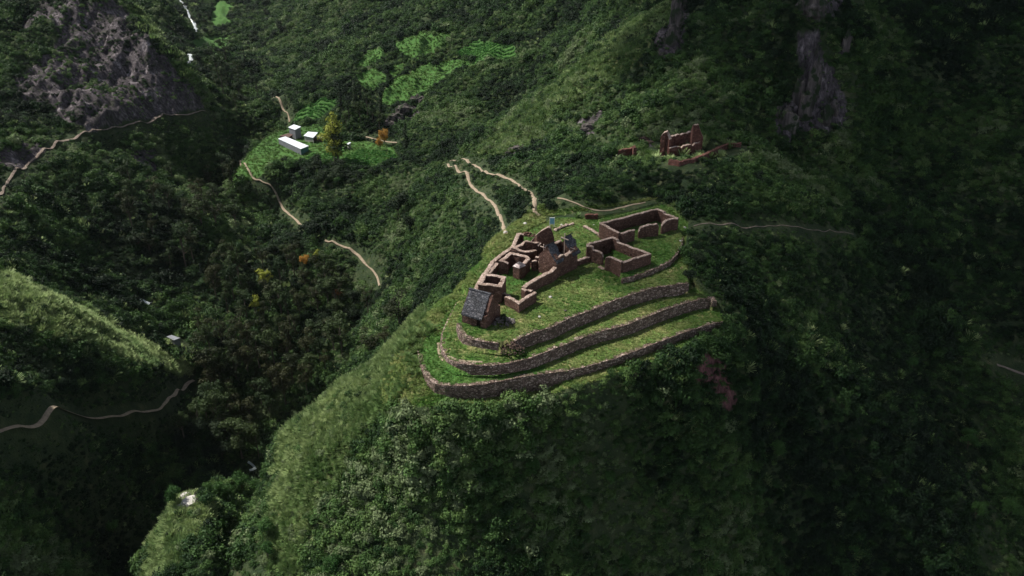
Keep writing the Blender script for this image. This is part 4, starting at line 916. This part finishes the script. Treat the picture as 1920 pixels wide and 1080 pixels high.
for (n_, r0, r1, smn, smx, sd_) in ((60000, 60, 215, .45, 1.9, 1), (120000, 215, 480, .7, 2.5, 2), (90000, 480, 1150, 1.5, 3.8, 3)):
    x, y, rr = candidates(n_, r0, r1, sd_); z, u, v, ok = visible(x, y); x, y, z = x[ok], y[ok], z[ok]
    c, plat, tus, mead, crop = masks(x, y, z); k = len(x)
    clump = fbm(x, y, 14, 3, 61); rnd = rr.uniform(0, 1, k)
    keep = ~plat & ~mead & ~crop & (rnd < np.where(tus, np.where(y > 215, .92, .62), .95)) & ~cleared(x, y) & (rnd < np.where(c[:,0] > .5, .28, 1))
    np_ = near_path(x, y); keep &= ~np_
    sz_ = smn+(smx-smn)*rr.uniform(0, 1, k)**3; sz_ *= np.where(tus & (y < 215), .62, 1)*(1+.45*np.clip(clump*2, -1, 1))*np.where(near_path(x, y, 3.4), .42, 1)*np.where(c[:,0] > .5, .6, 1)
    tint = np.clip(.42+.42*fbm(x, y, 22, 3, 71)*2+rr.normal(0, .24, k)+np.where(tus, .25, 0), 0, 1)
    SH[0].append(np.stack([x, y, z-.1*sz_], -1)[keep]); SH[1].append(sz_[keep]); SH[2].append(tint[keep])
    # tussocks fill the gaps
    kt = ~plat & ~crop & ~np_ & ((tus & (rnd > .12)) | (~mead & (rnd > .86))) & ~(c[:,0] > .5)
    TS[0].append(np.stack([x, y, z], -1)[kt]); TS[1].append((sz_*np.where(tus, 1.35, 1.0))[kt]); TS[2].append(np.clip(.45+.4*fbm(x, y, 9, 3, 81)*2+rr.normal(0, .2, k), 0, 1)[kt])
instancer('shrub_cover', np.vstack(SH[0]), np.concatenate(SH[1]), np.concatenate(SH[2]), shrubs, 'dense dark green shrubs covering the hillsides', 'shrubs')
# extra tussocks on the lit flanks
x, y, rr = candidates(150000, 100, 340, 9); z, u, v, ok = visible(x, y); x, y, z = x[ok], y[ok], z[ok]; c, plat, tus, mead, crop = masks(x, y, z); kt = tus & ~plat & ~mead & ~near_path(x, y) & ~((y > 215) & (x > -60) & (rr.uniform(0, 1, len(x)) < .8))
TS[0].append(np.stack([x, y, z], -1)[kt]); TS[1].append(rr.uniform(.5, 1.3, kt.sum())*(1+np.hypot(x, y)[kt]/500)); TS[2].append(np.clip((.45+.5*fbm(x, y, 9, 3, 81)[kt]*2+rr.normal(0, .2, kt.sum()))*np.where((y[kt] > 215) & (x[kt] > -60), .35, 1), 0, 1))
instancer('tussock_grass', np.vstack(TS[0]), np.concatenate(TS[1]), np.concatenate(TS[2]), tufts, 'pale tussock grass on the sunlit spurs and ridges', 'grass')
# turf on terraces, banks
x = rng.uniform(-40, 70, 150000); y = rng.uniform(88, 205, 150000); z, u, v, ok = visible(x, y); x, y, z = x[ok], y[ok], z[ok]; c, plat, tus, mead, crop = masks(x, y, z); kt = (plat | mead)
sc = rng.uniform(.25, .7, len(x))*np.where(plat, .8, 1.15); tn = np.clip(.42+.75*fbm(x, y, 7, 4, 90)+.25*fbm(x, y, 1.5, 2, 91)+rng.normal(0, .12, len(x))-.30*(c[:,2] > .3), 0, 1)
instancer('turf', np.stack([x, y, z+.02], -1)[kt], sc[kt], tn[kt], turfs, 'short green turf on the terraces and lawns', 'grass')
# crops in rows
CR = []
x = rng.uniform(-220, 40, 90000); y = rng.uniform(290, 560, 90000); z = ground(x, y); c, plat, tus, mead, crop = masks(x, y, z)
kt = crop; xr, yr = x[kt], y[kt]; tt = xr*.45+yr*.89; dt = np.round(tt/2.4)*2.4-tt; xr, yr = xr+dt*.45, yr+dt*.89; CR = np.stack([xr, yr, ground(xr, yr)], -1)
instancer('crop_plants', CR, rng.uniform(.5, 1.0, len(CR)), rng.uniform(0, 1, len(CR)), crops, 'bright green crop plants in the small farm fields', 'crops')
kt = mead & (rng.uniform(0, 1, len(x)) < .55) & (y > 290)
instancer('meadow_grass', np.stack([x, y, z], -1)[kt], rng.uniform(.6, 1.3, kt.sum()), np.clip(.35+.5*fbm(x, y, 30, 3, 93)[kt]+.1*rng.normal(size=kt.sum()), 0, 1), fields, 'green meadow grass around the farm and high fields', 'grass')

# ------------------------------------------------------------------ trees
M['euc'] = leaf_mat('olive eucalyptus leaves', (.018, .040, .013), (.048, .075, .024), False)
M['brn'] = leaf_mat('brownish crown leaves', (.022, .036, .013), (.044, .050, .019), False)
M['grn'] = leaf_mat('fresh green crown leaves', (.030, .085, .018), (.065, .14, .035), False)
M['drk'] = leaf_mat('dark evergreen leaves', (.014, .028, .012), (.026, .045, .018), False)
M['yel'] = leaf_mat('yellow green leaves', (.20, .24, .03), (.30, .33, .05), False)
M['ora'] = leaf_mat('orange blossom leaves', (.34, .20, .04), (.48, .26, .05), False)
M['redl'] = leaf_mat('rusty leaves', (.16, .07, .03), (.22, .10, .04), False)
def tree_meshes(kind, seed, mat, bark='bark'):
    rr = np.random.default_rng(seed); H = 1.0; cl = []; limbs = [bar((0, 0, -.06), (rr.uniform(-.02, .02), rr.uniform(-.02, .02), .55), .017, 6, .011)]
    if kind == 'euc':
        for i in range(11):
            h = rr.uniform(.42, .96); a = rr.uniform(0, 6.28); q = rr.uniform(.02, .2)*(1.15-abs(h-.65)); c = (math.cos(a)*q, math.sin(a)*q, h); cl.append((c, (rr.uniform(.07, .12), rr.uniform(.07, .12), rr.uniform(.06, .11)))); limbs.append(bar((0, 0, h*.62), c, .007, 4, .003))
        V, Q_ = leaf_cloud(cl, 1500, .014, seed)
    elif kind == 'round':
        for i in range(12):
            a = rr.uniform(0, 6.28); q = rr.uniform(.05, .30); c = (math.cos(a)*q, math.sin(a)*q, .5+rr.uniform(-.18, .28)*(1.1-q)); cl.append((c, tuple(rr.uniform(.15, .22) for _ in range(3)))); limbs.append(bar((0, 0, .2), c, .012, 4, .005))
        V, Q_ = leaf_cloud(cl, 1700, .024, seed)
    elif kind == 'poplar':
        for i in range(22):
            h = .16+.8*i/21; w = .17*math.sin(min(1, (h-.08)*1.15)**.8*3.0)+.02; a = rr.uniform(0, 6.28); q = rr.uniform(0, w); c = (math.cos(a)*q, math.sin(a)*q, h); cl.append((c, (w*.6+.02, w*.6+.02, .07))); limbs.append(bar((0, 0, max(.1, h-.12)), c, .006, 4, .002))
        V, Q_ = leaf_cloud(cl, 2600, .013, seed)
    else:
        for i in range(18):
            h = .08+.88*i/17; w = .105*(1-h*.75)+.01; a = rr.uniform(0, 6.28); c = (math.cos(a)*w*.4, math.sin(a)*w*.4, h); cl.append((c, (w, w, .06)))
        V, Q_ = leaf_cloud(cl, 1500, .014, seed)
    cm = fast_mesh('crown', V, Q_, M[mat], False); tv, tf = shp_join(limbs); tm = mesh_data('trunk', tv, tf, M[bark]); return cm, tm
TP = {}
for key, kind, mat, nv, bark in (('olive', 'euc', 'euc', 4, 'bark'), ('brown', 'euc', 'brn', 3, 'bark'), ('green', 'round', 'grn', 4, 'darkbark'), ('dark', 'round', 'drk', 2, 'darkbark'), ('yelleuc', 'euc', 'yel', 2, 'bark'),
      ('poplar', 'poplar', 'yel', 1, 'bark'), ('popdark', 'poplar', 'euc', 1, 'bark'), ('orange', 'round', 'ora', 1, 'darkbark'), ('rust', 'round', 'redl', 2, 'darkbark'), ('conifer', 'conifer', 'drk', 3, 'darkbark')):
    TP[key] = [tree_meshes(kind, 500+hash_ if False else 500+len(TP)*10+i, mat, bark) for i, hash_ in enumerate(range(nv))]
KN = {'olive': 'eucalyptus_tree', 'brown': 'eucalyptus_tree', 'yelleuc': 'eucalyptus_tree', 'green': 'broadleaf_tree', 'dark': 'broadleaf_tree', 'poplar': 'poplar_tree', 'popdark': 'poplar_tree', 'orange': 'flowering_tree', 'rust': 'broadleaf_tree', 'conifer': 'conifer_tree'}
ALLT = []
def tree(key, g, h, label, group=None, wide=1.0, rz=None):
    o = empty(KN[key], (g[0], g[1], g[2]), label, 'tree', group, random.uniform(0, 6.28)); cm, tm = random.choice(TP[key])
    for nm, me in (('crown', cm), ('trunk', tm)):
        c = link(nm, me, o); c.scale = (h*wide, h*wide, h)
    ALLT.append((o, g)); return o
def treepx(key, ub, vb, vt, label, group=None, wide=1.0, smin=120, smax=1200):
    g = G(ub, vb, smin, smax); dep = g[1]*CP-(g[2]-CH)*SP; h = (vb-vt)*dep/FPX/CP*1.0; return tree(key, g, h, label, group, wide)
treepx('poplar', 628, 304, 222, 'tall yellow green poplar standing over the farm', smin=320, smax=420, wide=1.15)
treepx('popdark', 634, 302, 236, 'dark olive poplar close against the right of the yellow green one', smin=320, smax=420, wide=1.5)
treepx('orange', 722, 272, 243, 'small orange flowering tree at the end of the path behind the farm', smin=320, smax=480, wide=.8)
treepx('orange', 713, 282, 258, 'second lower orange flowering tree below the other one', smin=320, smax=480, wide=.7)
treepx('conifer', 762, 285, 236, 'dark pointed conifer right of the orange tree', smin=320, smax=480)
treepx('conifer', 640, 202, 163, 'dark narrow conifer above the crop field behind the farm', smin=380, smax=560)
treepx('conifer', 668, 205, 160, 'dark conifer behind the farm, right of the field edge', 'dark conifers behind the farm', smin=380, smax=560, wide=1.3)
treepx('conifer', 716, 225, 178, 'dark conifer below the rock step behind the farm', smin=380, smax=560, wide=1.2)
for i, (u, v, t) in enumerate([(690,222,178),(700,235,200),(655,225,190),(676,232,196),(650,245,215),(712,245,210)]): treepx('olive', u, v, t, 'olive eucalyptus in the thicket between farm and rock step', 'trees behind the farm', smin=360, smax=560)
SOL = [(998,892,856,'green','round bright green tree on the dark slope straight below the terraces'),(1076,888,850,'green','wide bright green tree right of the round one below the terraces'),(1097,962,928,'green','green tree lower on the slope below the wide bright one'),
 (1139,915,882,'green','small green tree on the dark front slope, right of the wide bright one'),(1168,1070,1040,'green','round green tree at the bottom edge below the terraces'),(1375,950,918,'green','bright green tree on the lower right slope'),
 (1220,905,868,'dark','dark rounded tree in the middle of the front slope'),(1453,860,820,'green','pale green tree on the lower right slope above the others'),(1600,1052,1020,'green','small bright tree near the bottom right'),
 (1458,1085,1058,'green','green tree cut by the bottom edge at right'),(1707,702,668,'green','rounded tree at the head of the right hand gully'),(1813,842,802,'green','big rounded green tree beyond the right gully'),
 (1889,968,925,'green','bright tree near the lower right corner'),(1827,972,935,'green','bright tree left of the one at the lower right corner'),(1790,960,930,'dark','dark tree beside the right gully trees'),
 (290,860,832,'green','single bright bush tree on the dark slope under the track'),(216,1004,972,'green','bright green tree alone on the lower left slope'),(126,1086,1050,'green','vivid green tree at the bottom left edge'),
 (330,945,905,'green','rounded tree just left of the white rocks on the pinnacle'),(503,1003,962,'green','round green tree in the notch right of the pinnacle'),(456,925,880,'green','large green tree behind the pinnacle'),(424,938,898,'green','green tree between the pinnacle rocks and the large tree'),
 (480,925,892,'green','smaller green tree at the right of the large one behind the pinnacle'),(395,932,903,'green','low green tree touching the pinnacle top'),(621,1075,1035,'green','round bright tree at the bottom of the sunlit flank'),(503,1050,1015,'green','yellowish tree hanging on the edge right of the pinnacle'),
 (747,405,358,'dark','large dark round tree on the slope under the farm edge'),(771,432,400,'dark','dark round tree below the large dark one'),(498,545,505,'yelleuc','yellow green eucalyptus catching light in the gorge'),(482,600,560,'yelleuc','lower yellow green eucalyptus in the gorge'),
 (574,500,478,'orange','small orange topped tree in the gorge'),(594,498,472,'yelleuc','small yellow topped tree beside the orange one'),(641,572,540,'rust','rusty brown tree at the gorge rim'),(750,615,545,'brown','broad brownish tree at the foot of the saddle slope'),
 (735,600,560,'brown','brownish tree leaning beside the broad one'),(694,670,615,'brown','brown crowned tree next to the sunlit flank'),(722,650,610,'brown','second brown tree close to the sunlit flank'),(815,50,30,'dark','dark round tree above the high fields'),(1290,530,500,'dark','dark bushy tree at the right end of the top terrace'),
 (1310,500,470,'dark','dark tree right of the curved lawn wall'),(943,605,588,'dark','dark bush growing in the stone heap beside the house')]
for u, vb, vt, k, lab in SOL: treepx(k, u, vb, vt, lab, wide=1.0 if k not in ('brown','yelleuc') else 1.35, smin=90, smax=460)
# the gorge wood: separate trees
ZN = [([(225,360),(330,335),(440,330),(470,400),(420,470),(330,520),(250,480)], 'in the upper gorge', 34, ('olive','dark','brown')),
      ([(400,470),(560,470),(640,500),(700,600),(600,640),(470,620),(390,560)], 'in the middle of the gorge wood', 44, ('olive','brown','dark')),
      ([(380,640),(480,630),(660,650),(640,700),(540,770),(500,830),(420,840),(385,760)], 'at the foot of the sunlit flank', 46, ('brown','olive','brown')),
      ([(330,800),(420,790),(490,860),(440,880),(360,860)], 'low in the gorge above the pinnacle', 12, ('olive','dark')),
      ([(370,115),(480,118),(470,150),(500,180),(420,235),(395,170)], 'along the far stream', 24, ('dark','olive','conifer')),
      ([(340,0),(400,10),(395,60),(420,90),(470,70),(500,10),(540,60),(480,110),(370,70)], 'around the bright far meadow', 26, ('dark',)),
      ([(500,300),(600,315),(700,325),(740,345),(640,352),(520,345)], 'under the farm edge', 18, ('dark','green'))]
WD = {'olive': 'olive eucalyptus', 'brown': 'brown eucalyptus', 'dark': 'dark round tree', 'green': 'green round tree', 'conifer': 'narrow dark conifer'}
for poly, where, cnt, kinds in ZN:
    us = [p[0] for p in poly]; vs = [p[1] for p in poly]; k = 0; tries = 0; used = []
    while k < cnt and tries < 4000:
        tries += 1; u = random.uniform(min(us), max(us)); v = random.uniform(min(vs), max(vs))
        if not inpoly(np.array([u]), np.array([v]), poly)[0]: continue
        g = G(u, v, 160, 1300)
        if any((g[0]-q[0])**2+(g[1]-q[1])**2 < 14 for q in used): continue
        used.append(g); key = random.choice(kinds); s_ = math.hypot(g[0], g[1])
        h = {'olive': random.uniform(9, 17), 'brown': random.uniform(8, 15), 'dark': random.uniform(4, 8), 'green': random.uniform(3.5, 6), 'conifer': random.uniform(7, 13)}[key]
        if s_ > 480: h *= 1.15
        sz = 'tall ' if h > (12 if key in ('olive','brown') else 6.2) else 'low '; tree(key, g, h, sz+WD[key]+' '+where, sz+WD[key].replace('eucalyptus','eucalypt')+'s '+where, random.uniform(.9, 1.35)); k += 1

# trees that look alike are told apart by their order from left to right
ORD = 'leftmost second third fourth fifth sixth seventh eighth ninth tenth eleventh twelfth thirteenth fourteenth fifteenth sixteenth seventeenth eighteenth nineteenth twentieth twenty-first twenty-second twenty-third twenty-fourth'.split()
_g = {}
for o, g in ALLT:
    if o.get('group'): _g.setdefault(o['group'], []).append((float(proj(g[0], g[1], g[2])[0]), o))
for gr, l in _g.items():
    l.sort(key=lambda q: q[0])
    if len(l) == 1: continue
    for i, (u, o) in enumerate(l[:len(ORD)]): o['label'] = (ORD[i]+' of the ' if i == 0 else ORD[i]+' from left of the ')+gr
# ------------------------------------------------------------------ broken clouds high above the right hand slopes, out of the picture, placed to throw these and the front slope into shade
mc, nt, b = new_mat('thin unseen shade_cloud', 1.0); b.inputs['Base Color'].default_value = (.9, .9, .92, 1)
tr = N(nt, 'ShaderNodeBsdfTransparent'); ms = N(nt, 'ShaderNodeMixShader'); ms.inputs[0].default_value = .34
nt.links.new(tr.outputs[0], ms.inputs[1]); nt.links.new(b.outputs[0], ms.inputs[2]); nt.links.new(ms.outputs[0], nt.nodes['Material Output'].inputs[0]); M['shade_cloud'] = mc
def shade_cloud(name, blobs, label):
    """blobs: ground place shaded, radii"""
    V = []; F = []; HC = 620.0; sh = HC/math.tan(SUN_EL)
    for k, (gx, gy, gz_, rx, ry) in enumerate(blobs):
        for q in range(3):
            me = rockmesh('r', 1, 700+k*5+q, (1, 1, 1), 'shade_cloud', 3); s = len(V); f = 1-.22*q; z0 = HC+q*38
            sh = (z0-gz_)/math.tan(SUN_EL); cx, cy = gx+_d.x*sh, gy+_d.y*sh
            for v in me.vertices:
                c = v.co; nz = 1+.35*float(fbm(c.x*2+k, c.y*2+q, 1, 3, 99)); V.append((cx+c.x*rx*f*nz, cy+c.y*ry*f*nz, z0+c.z*20))
            F += [tuple(i+s for i in p.vertices) for p in me.polygons]
    tag(link(name, mesh_data(name, V, F, M['shade_cloud'], None, True)), label, 'shade_cloud', kind='structure')
shade_cloud('shade_clouds', [(34,86,-36,44,13),(66,100,-34,26,15),(80,232,0,42,32),(72,290,10,40,36),(150,240,-10,85,90),(140,330,0,80,90),(135,150,-50,72,62),(190,400,20,110,100),(230,250,0,100,120),(120,90,-60,58,40),(215,150,-50,90,80),(160,60,-60,60,40)], 'unseen broken cloud placed to shade the right hand and front slopes')  # unseen; front slope and hillside ruin blobs added to darken those places

# ------------------------------------------------------------------ a little air
hv=mesh_data('haze',[(x,y,z) for x in (-1300,1300) for y in (-30,2400) for z in (-300,320)],[(0,1,3,2),(4,6,7,5),(0,4,5,1),(2,3,7,6),(0,2,6,4),(1,5,7,3)],[])
m=bpy.data.materials.new('haze air'); m.use_nodes=True; nt=m.node_tree; nt.nodes.clear(); o=nt.nodes.new('ShaderNodeOutputMaterial'); p=nt.nodes.new('ShaderNodeVolumePrincipled'); p.inputs['Density'].default_value=.000016; p.inputs['Color'].default_value=(.8,.88,1,1)
nt.links.new(p.outputs[0],o.inputs['Volume']); hv.materials.append(m); tag(link('haze',hv),'thin pale air over the valley','haze',kind='stuff')
